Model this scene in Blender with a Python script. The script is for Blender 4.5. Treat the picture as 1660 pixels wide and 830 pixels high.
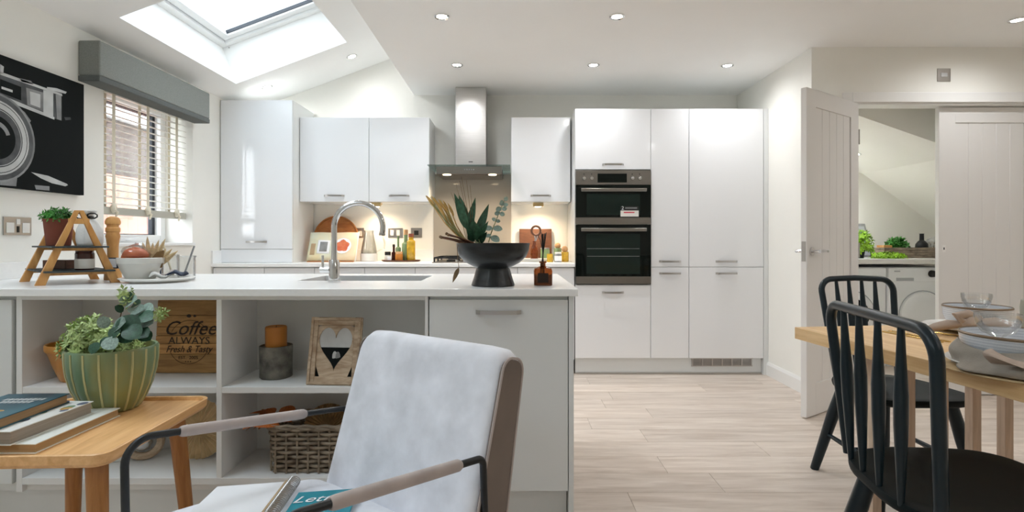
import bpy, math, random
from mathutils import Vector, Matrix
random.seed(7)
for o in list(bpy.data.objects):
    bpy.data.objects.remove(o)
SC = bpy.context.scene
COL = SC.collection
PI = math.pi

# ------------------------------------------------------------------ camera
CAMH = 1.065
FPX = 885.0
cam_d = bpy.data.cameras.new('camera')
cam = bpy.data.objects.new('camera', cam_d)
COL.objects.link(cam)
cam.location = (0, 0, CAMH)
cam.rotation_euler = (PI / 2, 0, 0)
cam_d.sensor_width = 36
cam_d.lens = FPX / 1660 * 36
cam_d.shift_y = -25 / 1660
cam_d.clip_start = 0.05
SC.camera = cam

# ------------------------------------------------------------------ world, daylight, exposure
w = bpy.data.worlds.new('overcast_sky')
SC.world = w
w.use_nodes = True
wn = w.node_tree.nodes
wl = w.node_tree.links
bgn = wn['Background']
tc = wn.new('ShaderNodeTexCoord')
sx = wn.new('ShaderNodeSeparateXYZ')
rmp = wn.new('ShaderNodeValToRGB')
rmp.color_ramp.elements[0].position = 0.0
rmp.color_ramp.elements[0].color = (0.90, 0.95, 1.0, 1)
rmp.color_ramp.elements[1].position = 0.9
rmp.color_ramp.elements[1].color = (0.83, 0.91, 1.0, 1)
wl.new(tc.outputs['Generated'], sx.inputs[0])
wl.new(sx.outputs['Z'], rmp.inputs[0])
wl.new(rmp.outputs[0], bgn.inputs['Color'])
bgn.inputs['Strength'].default_value = 11.5

SC.view_settings.view_transform = 'Standard'
SC.view_settings.look = 'None'
SC.view_settings.gamma = 1
SC.view_settings.use_curve_mapping = False
SC.view_settings.exposure = 0.56
SC.cycles.max_bounces = 12
SC.cycles.diffuse_bounces = 9
SC.cycles.glossy_bounces = 4
SC.cycles.transmission_bounces = 8
SC.cycles.transparent_max_bounces = 12
SC.cycles.caustics_reflective = False
SC.cycles.caustics_refractive = False
SC.cycles.sample_clamp_indirect = 6
SC.cycles.adaptive_threshold = .02


def portal(name, loc, rot, sx_, sy_):
    d = bpy.data.lights.new(name, 'AREA')
    d.shape = 'RECTANGLE'
    d.size = sx_
    d.size_y = sy_
    d.cycles.is_portal = True
    o = bpy.data.objects.new(name, d)
    COL.objects.link(o)
    o.location = loc
    o.rotation_euler = rot
    return o


def at(px, py, Y):
    """a point of the photograph at depth Y in metres"""
    return Vector(((px - 830) / FPX * Y, Y, CAMH - (py - 390) / FPX * Y))


# ------------------------------------------------------------------ materials
def _mat(name):
    m = bpy.data.materials.new(name)
    m.use_nodes = True
    nt = m.node_tree
    return m, nt, nt.nodes['Principled BSDF']


def c4(c):
    return (c[0], c[1], c[2], 1)


def srgb(h):
    h = h.lstrip('#')
    out = []
    for i in (0, 2, 4):
        x = int(h[i:i + 2], 16) / 255
        out.append(x / 12.92 if x <= .04045 else ((x + .055) / 1.055) ** 2.4)
    return tuple(out)


def mat(name, col, rough=.5, metal=0, var=0, vscale=8, bump=0, bscale=60, stretch=(1, 1, 1), coat=0, spec=.5,
        trans=0, ior=1.45, emit=None, estr=0, rnd=0, sheen=0, col2=None, aniso=0, sss=0):
    if isinstance(col, str):
        col = srgb(col)
    if isinstance(col2, str):
        col2 = srgb(col2)
    m, nt, b = _mat(name)
    N, L = nt.nodes, nt.links
    b.inputs['Base Color'].default_value = c4(col)
    b.inputs['Roughness'].default_value = rough
    b.inputs['Metallic'].default_value = metal
    b.inputs['Specular IOR Level'].default_value = spec
    b.inputs['Coat Weight'].default_value = coat
    b.inputs['Coat Roughness'].default_value = .05
    b.inputs['Transmission Weight'].default_value = trans
    b.inputs['IOR'].default_value = ior
    b.inputs['Sheen Weight'].default_value = sheen
    if emit:
        b.inputs['Emission Color'].default_value = c4(emit)
        b.inputs['Emission Strength'].default_value = estr
    t = N.new('ShaderNodeTexCoord')
    mp = N.new('ShaderNodeMapping')
    mp.inputs['Scale'].default_value = stretch
    L.new(t.outputs['Object'], mp.inputs[0])
    oi = N.new('ShaderNodeObjectInfo')
    mul = N.new('ShaderNodeMath')
    mul.operation = 'MULTIPLY'
    mul.inputs[1].default_value = 37.0
    L.new(oi.outputs['Random'], mul.inputs[0])
    if var or col2:
        n = N.new('ShaderNodeTexNoise')
        n.noise_dimensions = '4D'
        n.inputs['Scale'].default_value = vscale
        n.inputs['Detail'].default_value = 4
        L.new(mp.outputs[0], n.inputs['Vector'])
        L.new(mul.outputs[0], n.inputs['W'])
        r = N.new('ShaderNodeValToRGB')
        r.color_ramp.elements[0].position = .3
        r.color_ramp.elements[1].position = .7
        if col2:
            r.color_ramp.elements[0].color = c4(col)
            r.color_ramp.elements[1].color = c4(col2)
        else:
            r.color_ramp.elements[0].color = c4([max(0, x * (1 - var)) for x in col])
            r.color_ramp.elements[1].color = c4([min(1, x * (1 + var)) for x in col])
        L.new(n.outputs['Fac'], r.inputs[0])
        src = r.outputs[0]
        if rnd:
            hsv = N.new('ShaderNodeHueSaturation')
            mr = N.new('ShaderNodeMapRange')
            mr.inputs['To Min'].default_value = 1 - rnd
            mr.inputs['To Max'].default_value = 1 + rnd
            L.new(oi.outputs['Random'], mr.inputs['Value'])
            L.new(mr.outputs[0], hsv.inputs['Value'])
            L.new(src, hsv.inputs['Color'])
            src = hsv.outputs[0]
        L.new(src, b.inputs['Base Color'])
    if bump:
        n2 = N.new('ShaderNodeTexNoise')
        n2.inputs['Scale'].default_value = bscale
        n2.inputs['Detail'].default_value = 3
        L.new(mp.outputs[0], n2.inputs['Vector'])
        bp = N.new('ShaderNodeBump')
        bp.inputs['Strength'].default_value = bump
        bp.inputs['Distance'].default_value = .01
        L.new(n2.outputs['Fac'], bp.inputs['Height'])
        L.new(bp.outputs[0], b.inputs['Normal'])
    return m


def wood(name, dark, light, scale=(1, 12, 12), rough=.45, rnd=.0, nscale=3.0, bump=.08, mid=None):
    m, nt, b = _mat(name)
    N, L = nt.nodes, nt.links
    dark, light = [srgb(x) if isinstance(x, str) else x for x in (dark, light)]
    t = N.new('ShaderNodeTexCoord')
    mp = N.new('ShaderNodeMapping')
    mp.inputs['Scale'].default_value = scale
    L.new(t.outputs['Object'], mp.inputs[0])
    oi = N.new('ShaderNodeObjectInfo')
    mul = N.new('ShaderNodeMath')
    mul.operation = 'MULTIPLY'
    mul.inputs[1].default_value = 61.0
    L.new(oi.outputs['Random'], mul.inputs[0])
    n = N.new('ShaderNodeTexNoise')
    n.noise_dimensions = '4D'
    n.inputs['Scale'].default_value = nscale
    n.inputs['Detail'].default_value = 6
    n.inputs['Roughness'].default_value = .62
    n.inputs['Distortion'].default_value = .6
    L.new(mp.outputs[0], n.inputs['Vector'])
    L.new(mul.outputs[0], n.inputs['W'])
    r = N.new('ShaderNodeValToRGB')
    r.color_ramp.elements[0].position = .32
    r.color_ramp.elements[0].color = c4(dark)
    r.color_ramp.elements[1].position = .66
    r.color_ramp.elements[1].color = c4(light)
    L.new(n.outputs['Fac'], r.inputs[0])
    hsv = N.new('ShaderNodeHueSaturation')
    mr = N.new('ShaderNodeMapRange')
    mr.inputs['To Min'].default_value = 1 - rnd
    mr.inputs['To Max'].default_value = 1 + rnd
    L.new(oi.outputs['Random'], mr.inputs['Value'])
    L.new(mr.outputs[0], hsv.inputs['Value'])
    L.new(r.outputs[0], hsv.inputs['Color'])
    L.new(hsv.outputs[0], b.inputs['Base Color'])
    b.inputs['Roughness'].default_value = rough
    bp = N.new('ShaderNodeBump')
    bp.inputs['Strength'].default_value = bump
    bp.inputs['Distance'].default_value = .004
    L.new(n.outputs['Fac'], bp.inputs['Height'])
    L.new(bp.outputs[0], b.inputs['Normal'])
    return m


def pane_glass(name, tint=(1, 1, 1), refl=.06):
    m = bpy.data.materials.new(name)
    m.use_nodes = True
    nt = m.node_tree
    nt.nodes.clear()
    o = nt.nodes.new('ShaderNodeOutputMaterial')
    tr = nt.nodes.new('ShaderNodeBsdfTransparent')
    tr.inputs[0].default_value = c4(tint)
    gl = nt.nodes.new('ShaderNodeBsdfGlossy')
    gl.inputs['Roughness'].default_value = .02
    mx = nt.nodes.new('ShaderNodeMixShader')
    fr = nt.nodes.new('ShaderNodeLayerWeight')
    fr.inputs['Blend'].default_value = .25
    ad = nt.nodes.new('ShaderNodeMath')
    ad.operation = 'MULTIPLY_ADD'
    ad.inputs[1].default_value = .5
    ad.inputs[2].default_value = refl
    nt.links.new(fr.outputs['Fresnel'], ad.inputs[0])
    nt.links.new(ad.outputs[0], mx.inputs[0])
    nt.links.new(tr.outputs[0], mx.inputs[1])
    nt.links.new(gl.outputs[0], mx.inputs[2])
    nt.links.new(mx.outputs[0], o.inputs[0])
    return m


M = {}
M['wall'] = mat('wall_paint', (.88, .87, .825), .75, var=.015, vscale=3, bump=.02, bscale=180)
M['ceil'] = mat('ceiling_paint', (.90, .90, .89), .8, var=.01, vscale=3)
M['trim'] = mat('trim_paint', (.84, .835, .82), .4)
M['doorpaint'] = mat('door_paint', (.78, .765, .75), .45)
M['gloss'] = mat('gloss_white_lacquer', (.80, .81, .83), .12, coat=.6, spec=.5)
M['gloss_warm'] = mat('gloss_white_panel', (.74, .76, .76), .2)
M['matt_white'] = mat('white_melamine', (.78, .785, .78), .4)
M['shelf_in'] = mat('shelf_melamine', (.72, .72, .70), .45)
M['quartz'] = mat('white_quartz', (.90, .90, .895), .25, var=.015, vscale=90)
M['steel'] = mat('brushed_steel', (.62, .61, .60), .28, 1, var=.08, vscale=6, stretch=(1, 1, 60), bump=.03, bscale=20)
M['steelh'] = mat('brushed_steel_across', (.28, .26, .24), .30, 1, var=.06, vscale=6, stretch=(1, 1, 50))
M['chrome'] = mat('chrome', (.72, .72, .73), .07, 1)
M['nickel'] = mat('satin_nickel', (.50, .48, .46), .28, 1)
M['brass'] = mat('brass', (.75, .55, .28), .25, 1)
M['black'] = mat('black_lacquer', (.006, .014, .019), .30, spec=.4)
M['blackseat'] = mat('black_seat_lacquer', (.006, .010, .011), .55, spec=.15)
M['blackmetal'] = mat('black_powder_coat', (.012, .013, .014), .38)
M['blackplastic'] = mat('black_plastic', (.012, .012, .012), .35)
M['blackglass'] = mat('black_oven_glass', (.004, .006, .005), .04, spec=.28)
M['ovenwin'] = mat('oven_window_glass', (.010, .018, .015), .05, spec=.28)
M['splash'] = mat('taupe_splashback', (.42, .385, .33), .12, coat=.5)
M['greyfab'] = mat('grey_pelmet_fabric', (.24, .25, .235), .9, var=.12, vscale=180, bump=.1, bscale=400)
M['greyfabd'] = mat('dark_grey_band_fabric', (.12, .13, .125), .9, var=.12, vscale=180)
M['blind'] = mat('white_blind_slat', (.80, .79, .74), .4)
M['rail'] = mat('taupe_blind_rail', (.46, .45, .39), .5)
M['tape'] = mat('cream_tape', (.78, .73, .60), .85, bump=.1, bscale=300)
M['pvc'] = mat('white_upvc', (.84, .85, .85), .3)
M['dark'] = mat('dark_gasket', (.03, .035, .045), .5)
M['pane'] = pane_glass('window_glass')
M['pane_roof'] = pane_glass('roof_window_glass', (.80, .82, .82))
M['hoodglass'] = pane_glass('hood_glass', (.80, .90, .88), .10)
M['glass'] = pane_glass('clear_glass', (.975, .98, .98), .07)
M['frost'] = pane_glass('frosted_glass', (.93, .95, .95), .16)
M['plank'] = wood('floor_plank_oak', '#c0b0a2', '#e2d6cb', (1.0, 9, 9), .38, rnd=.07, nscale=2.2, bump=.04)
M['oakx'] = wood('oak_grain_x', '#b9772f', '#d99a56', (1.5, 16, 16), .4)
M['oaky'] = wood('oak_grain_y', '#dca66b', '#f5c58c', (16, 1.5, 16), .38)
M['oakz'] = wood('oak_grain_z', '#96602f', '#b57e46', (18, 18, 1.6), .4)
M['tabley'] = wood('pale_oak_table', '#c99d66', '#e6c595', (14, 1.2, 14), .45)
M['tablez'] = wood('pale_oak_leg', '#b09a86', '#d0bba6', (16, 16, 1.2), .5)
M['ash'] = wood('golden_beech', '#c08445', '#dba766', (10, 10, 2), .45)
M['signwood'] = wood('weathered_plank', '#8a6238', '#c2965c', (2, 16, 16), .7, rnd=.32, bump=.25)
M['driftwood'] = wood('whitewashed_wood', '#94795f', '#d0bda4', (3, 12, 12), .75, bump=.25)
M['walnut'] = wood('walnut_board', '#4a2c1c', '#6e4630', (2, 10, 10), .5)
M['roundwood'] = wood('acacia_tray', '#8e5220', '#b97a3c', (3, 8, 8), .45)
M['cork'] = mat('cork', (.50, .30, .15), .9, var=.25, vscale=60)
M['slate'] = mat('slate', (.03, .042, .045), .6, var=.3, vscale=20, bump=.2, bscale=50)
M['terracotta'] = mat('terracotta', '#7d4231', .75, var=.1, vscale=12)
M['soil'] = mat('soil', (.03, .02, .015), .95, var=.4, vscale=60, bump=.5, bscale=90)
M['herb'] = mat('herb_green', (.05, .22, .03), .6, var=.5, vscale=20)
M['lime'] = mat('lime_leaf', (.28, .50, .03), .5, var=.5, vscale=30)
M['bush'] = mat('pale_green_leaf', (.48, .60, .25), .55, var=.45, vscale=25)
M['euca'] = mat('grey_green_leaf', (.25, .34, .29), .55, var=.35, vscale=9, rnd=.3)
M['ivy'] = mat('dark_green_leaf', (.035, .10, .055), .45, var=.4, vscale=9, rnd=.3)
M['lance'] = mat('deep_green_leaf', (.035, .10, .055), .45, var=.4, vscale=10, rnd=.2)
M['stem'] = mat('brown_stem', (.16, .10, .05), .8)
M['greenstem'] = mat('green_stem', (.16, .22, .10), .7)
M['straw'] = mat('straw', (.52, .33, .11), .8, var=.3, vscale=30)
M['strawg'] = mat('green_straw', (.30, .30, .12), .8, var=.3, vscale=30)
M['palm'] = mat('dried_palm', '#c4ab84', .85, var=.2, vscale=20)
M['palmd'] = mat('brown_palm', '#7d5f3a', .85, var=.25, vscale=30)
M['rust'] = mat('rust_leaf', (.40, .11, .02), .8, var=.4, vscale=20)
M['blackceramic'] = mat('black_stoneware', (.016, .018, .019), .30, var=.5, vscale=9, bump=.12, bscale=14, stretch=(1, 1, 5))
M['white_ceramic'] = mat('white_ceramic', (.78, .77, .74), .25)
M['grey_ceramic'] = mat('pale_grey_ceramic', (.60, .59, .55), .35, var=.05, vscale=14)
M['mustard'] = mat('mustard_glaze', (.50, .215, .03), .28, var=.12, vscale=12, coat=.3)
M['cream'] = mat('cream_glaze', (.66, .58, .42), .4)
M['amber'] = mat('amber_glass', (.36, .075, .006), .08, trans=.75, coat=.2)
M['amberd'] = mat('dark_amber_liquid', (.17, .03, .004), .15)
M['oil'] = mat('olive_oil', (.50, .31, .02), .15, coat=.5, var=.3, vscale=30)
M['greenglass'] = mat('green_glass', (.18, .27, .14), .12, coat=.5)
M['jam'] = mat('dark_jam', (.045, .008, .006), .2, coat=.4)
M['label'] = mat('paper_label', (.72, .70, .66), .8)
M['white'] = mat('white_paper', (.82, .83, .86), .8)
M['cloth'] = mat('white_cloth', (.78, .78, .77), .9, var=.05, vscale=20, bump=.15, bscale=90)
M['linen'] = mat('taupe_linen', '#a8978a', .92, var=.08, vscale=40, bump=.15, bscale=300)
M['linend'] = mat('grey_linen', '#9b9389', .92, var=.08, vscale=40, bump=.15, bscale=300)
M['velvet'] = mat('lavender_grey_velvet', (.76, .77, .83), .85, var=.13, vscale=13, sheen=.35, bump=.05, bscale=60)
M['shadedvelvet'] = mat('shaded_taupe_velvet', (.17, .13, .105), .85, var=.10, vscale=12, sheen=.25)  # armchair side fabric, with the shade on that side put into its colour
M['sleeve'] = mat('beige_velvet_sleeve', (.42, .355, .33), .85, var=.12, vscale=16, sheen=.3)
M['bark'] = mat('bark', (.05, .048, .042), .9, col2=(.26, .24, .20), vscale=22, bump=.8, bscale=30)
M['candle'] = mat('amber_wax', (.46, .17, .025), .45, var=.08, vscale=6)
M['wicker'] = mat('wicker', (.13, .10, .07), .75, col2=(.33, .27, .20), vscale=16)
M['teal'] = mat('teal_card', (.0, .23, .30), .5)
M['kraft'] = mat('kraft_card', (.48, .34, .20), .8)
M['silver'] = mat('mercury_glass', (.62, .62, .62), .22, .85, var=.35, vscale=40)
M['copper'] = mat('copper', (.72, .36, .22), .3, .8)
M['appl'] = mat('appliance_white', (.86, .88, .90), .3)
M['applgrey'] = mat('appliance_grey', (.42, .44, .47), .35)
M['lampglow'] = mat('lamp_glow', (1, 1, 1), .5, emit=(1, .93, .82), estr=14)
M['warmglow'] = mat('warm_lamp_glow', (1, .9, .7), .5, emit=(1, .80, .52), estr=10)
M['red'] = mat('red_print', (.55, .03, .06), .6)
M['ink'] = mat('ink_print', (.03, .018, .012), .8)
M['pblack'] = mat('print_black', (.008, .010, .010), .7, spec=.12)
M['pgrey'] = mat('print_grey', (.10, .105, .11), .7, spec=.12, var=.4, vscale=14)
M['plight'] = mat('print_light', (.55, .56, .56), .7, spec=.12, var=.15, vscale=12)
M['pmid'] = mat('print_mid', (.26, .265, .27), .7, spec=.12, var=.3, vscale=10)
M['brick'] = mat('brown_brick', (.05, .034, .028), .9, var=.2, vscale=8)
M['fence'] = wood('fence_board', '#85594a', '#a2705e', (10, 10, 1.5), .8, rnd=.08)
M['roof'] = mat('dark_roof_tile', (.06, .05, .048), .8, var=.2, vscale=5)
M['paving'] = mat('garden_paving', (.62, .61, .58), .85, var=.1, vscale=3)
M['salmon'] = mat('orange_crust', (.55, .085, .025), .5, col2=(.66, .20, .07), vscale=18, bump=.4, bscale=20)
M['stone'] = mat('sage_stoneware', (.30, .31, .27), .6, var=.08, vscale=20)
M['gold'] = mat('gold', (.65, .42, .12), .25, 1)
M['navy'] = mat('navy', (.02, .03, .06), .6)


def pot_mat():
    m, nt, b = _mat('green_reactive_glaze')
    N, L = nt.nodes, nt.links
    t = N.new('ShaderNodeTexCoord')
    n = N.new('ShaderNodeTexNoise')
    n.inputs['Scale'].default_value = 9
    n.inputs['Detail'].default_value = 5
    mp = N.new('ShaderNodeMapping')
    mp.inputs['Scale'].default_value = (1, 1, .35)
    L.new(t.outputs['Object'], mp.inputs[0])
    L.new(mp.outputs[0], n.inputs['Vector'])
    r = N.new('ShaderNodeValToRGB')
    e = r.color_ramp.elements
    e[0].position = .30
    e[0].color = c4(srgb('#5d8262'))
    e[1].position = .68
    e[1].color = c4(srgb('#8d8a4e'))
    k = e.new(.48)
    k.color = c4(srgb('#789070'))
    L.new(n.outputs['Fac'], r.inputs[0])
    L.new(r.outputs[0], b.inputs['Base Color'])
    b.inputs['Roughness'].default_value = .3
    return m


M['potgreen'] = pot_mat()
M['potridge'] = mat('yellow_ridge_glaze', '#c2bd8a', .3, var=.1, vscale=12)


# ------------------------------------------------------------------ mesh helpers
def V(*a):
    return Vector(a)


class MB:
    def __init__(self):
        self.v, self.f = [], []

    def add(self, vs, fs):
        k = len(self.v)
        self.v += [tuple(x) for x in vs]
        self.f += [tuple(i + k for i in f) for f in fs]
        return self

    def box(self, x0, x1, y0, y1, z0, z1):
        return self.add([(x0, y0, z0), (x1, y0, z0), (x1, y1, z0), (x0, y1, z0),
                         (x0, y0, z1), (x1, y0, z1), (x1, y1, z1), (x0, y1, z1)],
                        [(0, 3, 2, 1), (4, 5, 6, 7), (0, 1, 5, 4), (1, 2, 6, 5), (2, 3, 7, 6), (3, 0, 4, 7)])

    def hexa(self, p):
        """8 points: bottom ring then top ring"""
        return self.add(p, [(0, 3, 2, 1), (4, 5, 6, 7), (0, 1, 5, 4), (1, 2, 6, 5), (2, 3, 7, 6), (3, 0, 4, 7)])

    def bar(self, p0, p1, w, h, side=None):
        """square bar between two points; w along side vector, h the other way"""
        p0, p1 = Vector(p0), Vector(p1)
        d = (p1 - p0).normalized()
        s = Vector(side) if side else (V(0, 0, 1).cross(d) if abs(d.z) < .95 else V(1, 0, 0))
        s = (s - d * s.dot(d)).normalized()
        t = d.cross(s)
        r = []
        for p in (p0, p1):
            for a, b in ((-1, -1), (1, -1), (1, 1), (-1, 1)):
                r.append(p + s * a * w / 2 + t * b * h / 2)
        return self.hexa(r)

    def prism(self, pts, ext):
        ext = Vector(ext)
        n = len(pts)
        vs = [Vector(p) for p in pts] + [Vector(p) + ext for p in pts]
        fs = [tuple(range(n))[::-1], tuple(range(n, 2 * n))]
        for i in range(n):
            j = (i + 1) % n
            fs.append((i, j, n + j, n + i))
        return self.add(vs, fs)

    def tube(self, pts, r, n=8, closed=False, caps=True, flat=1.0):
        pts = [Vector(p) for p in pts]
        m = len(pts)
        rs = r if isinstance(r, (list, tuple)) else [r] * m
        tang = []
        for i in range(m):
            if closed:
                d = pts[(i + 1) % m] - pts[i - 1]
            else:
                d = pts[min(i + 1, m - 1)] - pts[max(i - 1, 0)]
            tang.append(d.normalized() if d.length > 1e-9 else V(0, 0, 1))
        up = V(0, 0, 1) if abs(tang[0].z) < .9 else V(1, 0, 0)
        s = tang[0].cross(up).normalized()
        vs, fs = [], []
        for i in range(m):
            s = (s - tang[i] * s.dot(tang[i])).normalized()
            t = tang[i].cross(s)
            for k in range(n):
                a = 2 * PI * k / n
                vs.append(pts[i] + s * math.cos(a) * rs[i] + t * math.sin(a) * rs[i] * flat)
        for i in range(m if closed else m - 1):
            j = (i + 1) % m
            for k in range(n):
                l = (k + 1) % n
                fs.append((i * n + k, i * n + l, j * n + l, j * n + k))
        if caps and not closed:
            fs.append(tuple(range(n))[::-1])
            fs.append(tuple((m - 1) * n + k for k in range(n)))
        return self.add(vs, fs)

    def cyl(self, p0, p1, r0, r1=None, n=16):
        return self.tube([p0, p1], [r0, r0 if r1 is None else r1], n)

    def lathe(self, prof, c=(0, 0, 0), n=24, mat4=None, wob=None, caps=True):
        vs, fs = [], []
        m = len(prof)
        for (r, z) in prof:
            for k in range(n):
                a = 2 * PI * k / n
                rr = r * (wob(a, z) if wob else 1)
                p = V(rr * math.cos(a), rr * math.sin(a), z)
                vs.append((mat4 @ p if mat4 else p + Vector(c)))
        for i in range(m - 1):
            for k in range(n):
                l = (k + 1) % n
                fs.append((i * n + k, i * n + l, (i + 1) * n + l, (i + 1) * n + k))
        if caps and prof[0][0] > 1e-6:
            fs.append(tuple(range(n))[::-1])
        if caps and prof[-1][0] > 1e-6:
            fs.append(tuple((m - 1) * n + k for k in range(n)))
        return self.add(vs, fs)

    def grid(self, fn, nu, nv, cu=False):
        vs, fs = [], []
        for i in range(nu + 1 if not cu else nu):
            for j in range(nv + 1):
                vs.append(fn(i / nu, j / nv))
        R = nu if cu else nu + 1
        for i in range(nu):
            for j in range(nv):
                a = i * (nv + 1) + j
                b = ((i + 1) % R) * (nv + 1) + j
                fs.append((a, b, b + 1, a + 1))
        return self.add(vs, fs)

    def ball(self, c, r, n=12, m=8, squash=(1, 1, 1), noise=0, seed=0):
        rg = random.Random(seed)
        ph = [rg.uniform(0, 6) for _ in range(6)]
        c = Vector(c)
        pr = []
        vs, fs = [], []
        for i in range(m + 1):
            th = PI * i / m
            for k in range(n):
                a = 2 * PI * k / n
                q = 1 + noise * (math.sin(3 * a + ph[0] + 2 * th) + math.sin(2 * th * 2 + ph[1] + a)) * .5
                vs.append(c + V(r * q * math.sin(th) * math.cos(a) * squash[0],
                                r * q * math.sin(th) * math.sin(a) * squash[1],
                                -r * q * math.cos(th) * squash[2]))
        for i in range(m):
            for k in range(n):
                l = (k + 1) % n
                fs.append((i * n + k, i * n + l, (i + 1) * n + l, (i + 1) * n + k))
        return self.add(vs, fs)

    def build(self, name, m, parent=None, smooth=35, bevel=0, seg=2, world=True, label=None, kind=None, solid=0, sub=0):
        if isinstance(m, str):
            m = M[m]
        off = V(0, 0, 0)
        if parent is not None:
            if world:
                off = wloc(parent)
        else:
            xs = [p[0] for p in self.v]
            ys = [p[1] for p in self.v]
            zs = [p[2] for p in self.v]
            off = V((min(xs) + max(xs)) / 2, (min(ys) + max(ys)) / 2, min(zs))
        me = bpy.data.meshes.new(name)
        me.from_pydata([(p[0] - off.x, p[1] - off.y, p[2] - off.z) for p in self.v], [], self.f)
        me.update()
        import bmesh
        bm = bmesh.new()
        bm.from_mesh(me)
        bmesh.ops.remove_doubles(bm, verts=bm.verts, dist=1e-6)
        bmesh.ops.recalc_face_normals(bm, faces=bm.faces)
        bm.to_mesh(me)
        bm.free()
        me.materials.append(m)
        if smooth:
            for p in me.polygons:
                p.use_smooth = True
            me.set_sharp_from_angle(angle=math.radians(smooth))
        o = bpy.data.objects.new(name, me)
        COL.objects.link(o)
        if parent is not None:
            o.parent = parent
        else:
            o.location = off
        if bevel:
            b = o.modifiers.new('bevel', 'BEVEL')
            b.width = bevel
            b.segments = seg
            b.limit_method = 'ANGLE'
            b.angle_limit = math.radians(40)
        if solid:
            s = o.modifiers.new('solid', 'SOLIDIFY')
            s.thickness = solid
            s.offset = 0
        if sub:
            s = o.modifiers.new('sub', 'SUBSURF')
            s.levels = sub
            s.render_levels = sub
        if label:
            o['label'] = label
        if kind:
            o['kind'] = kind
        return o


def wloc(o):
    p = V(0, 0, 0)
    while o is not None:
        p = p + o.location
        o = o.parent
    return p


def thing(name, label, cat, loc=(0, 0, 0), rz=0, group=None):
    o = bpy.data.objects.new(name, None)
    o.empty_display_size = .05
    COL.objects.link(o)
    o.location = loc
    o.rotation_euler = (0, 0, rz)
    if label:
        o['label'] = label
    if cat:
        o['category'] = cat
    if group:
        o['group'] = group
    return o


def tag(o, label, cat, group=None):
    o['label'] = label
    o['category'] = cat
    if group:
        o['group'] = group
    return o


def struct(o):
    o['kind'] = 'structure'
    return o


def sroot(name, loc=(0, 0, 0), rz=0):
    o = thing(name, None, None, loc, rz)
    o['kind'] = 'structure'
    return o


def copy_tree(o, parent=None):
    c = o.copy()
    COL.objects.link(c)
    c.parent = parent
    for ch in list(o.children):
        copy_tree(ch, c)
    return c


def inst(src, parent, mtx=None):
    c = src.copy()
    COL.objects.link(c)
    c.parent = parent
    if mtx is not None:
        c.matrix_basis = mtx
    return c


def new_mesh(name, vs, fs, m, smooth=True):
    me = bpy.data.meshes.new(name)
    me.from_pydata([tuple(v) for v in vs], [], fs)
    me.update()
    me.materials.append(M[m] if isinstance(m, str) else m)
    if smooth:
        for p in me.polygons:
            p.use_smooth = True
    return me


def mobj(name, me, parent, mtx):
    o = bpy.data.objects.new(name, me)
    COL.objects.link(o)
    o.parent = parent
    o.matrix_basis = mtx
    return o


def frame_mtx(loc, d, up=(0, 0, 1), sc=(1, 1, 1)):
    """local y along d, local z near up"""
    y = Vector(d).normalized()
    z = Vector(up)
    z = z - y * z.dot(y)
    if z.length < 1e-4:
        z = V(1, 0, 0) - y * y.x
    z.normalize()
    x = y.cross(z)
    m = Matrix.Identity(4)
    for i in range(3):
        m[i][0], m[i][1], m[i][2], m[i][3] = x[i] * sc[0], y[i] * sc[1], z[i] * sc[2], loc[i]
    return m


def leaf_mesh(name, m, shape='round', curl=.15, fold=.12, n=7):
    """a leaf of unit length along y, unit-ish width in x, with fold and curl and a little thickness"""
    vs, fs = [], []
    for i in range(n + 1):
        t = i / n
        if shape == 'round':
            wd = .46 * math.sin(PI * t) ** .55 if 0 < t < 1 else .01
        elif shape == 'oval':
            wd = .30 * math.sin(PI * t ** .85) ** .8 if 0 < t < 1 else .008
        else:
            wd = .16 * math.sin(PI * t ** .7) ** .9 if 0 < t < 1 else .004
        z = -curl * t * t
        for s in (-1, 0, 1):
            vs.append((s * wd, t, z + abs(s) * wd * fold))
    for i in range(n):
        for s in range(2):
            a = i * 3 + s
            fs.append((a, a + 1, a + 4, a + 3))
    return new_mesh(name, vs, fs, m)


def text(name, body, size, loc, right, up, m, parent, ext=.0004, shear=0, sxs=1.0, align='CENTER', world=True):
    cu = bpy.data.curves.new(name, 'FONT')
    cu.body = body
    cu.size = size
    cu.align_x = align
    cu.align_y = 'CENTER'
    cu.extrude = ext
    cu.shear = shear
    cu.resolution_u = 3
    to = bpy.data.objects.new('tmp_text', cu)
    COL.objects.link(to)
    dg = bpy.context.evaluated_depsgraph_get()
    me = bpy.data.meshes.new_from_object(to.evaluated_get(dg))
    bpy.data.objects.remove(to)
    me.materials.clear()
    me.materials.append(M[m])
    r, u = Vector(right).normalized(), Vector(up).normalized()
    nrm = r.cross(u)
    off = wloc(parent) if (world and parent) else V(0, 0, 0)
    L = Vector(loc) - off
    mt = Matrix.Identity(4)
    for i in range(3):
        mt[i][0], mt[i][1], mt[i][2], mt[i][3] = r[i] * sxs, u[i], nrm[i], L[i]
    me.transform(mt)
    me.name = name
    o = bpy.data.objects.new(name, me)
    COL.objects.link(o)
    o.parent = parent
    return o


def arc_corner(p0, p1, p2, r, n=6):
    """rounded corner at p1 between p0 and p2"""
    p0, p1, p2 = Vector(p0), Vector(p1), Vector(p2)
    a = (p0 - p1).normalized()
    b = (p2 - p1).normalized()
    th = a.angle(b)
    d = r / math.tan(th / 2)
    s, e = p1 + a * d, p1 + b * d
    c = p1 + (a + b).normalized() * (r / math.sin(th / 2))
    out = []
    for i in range(n + 1):
        t = i / n
        v1, v2 = s - c, e - c
        ang = v1.angle(v2)
        q = (v1 * math.sin((1 - t) * ang) + v2 * math.sin(t * ang)) / math.sin(ang)
        out.append(c + q)
    return out


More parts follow.
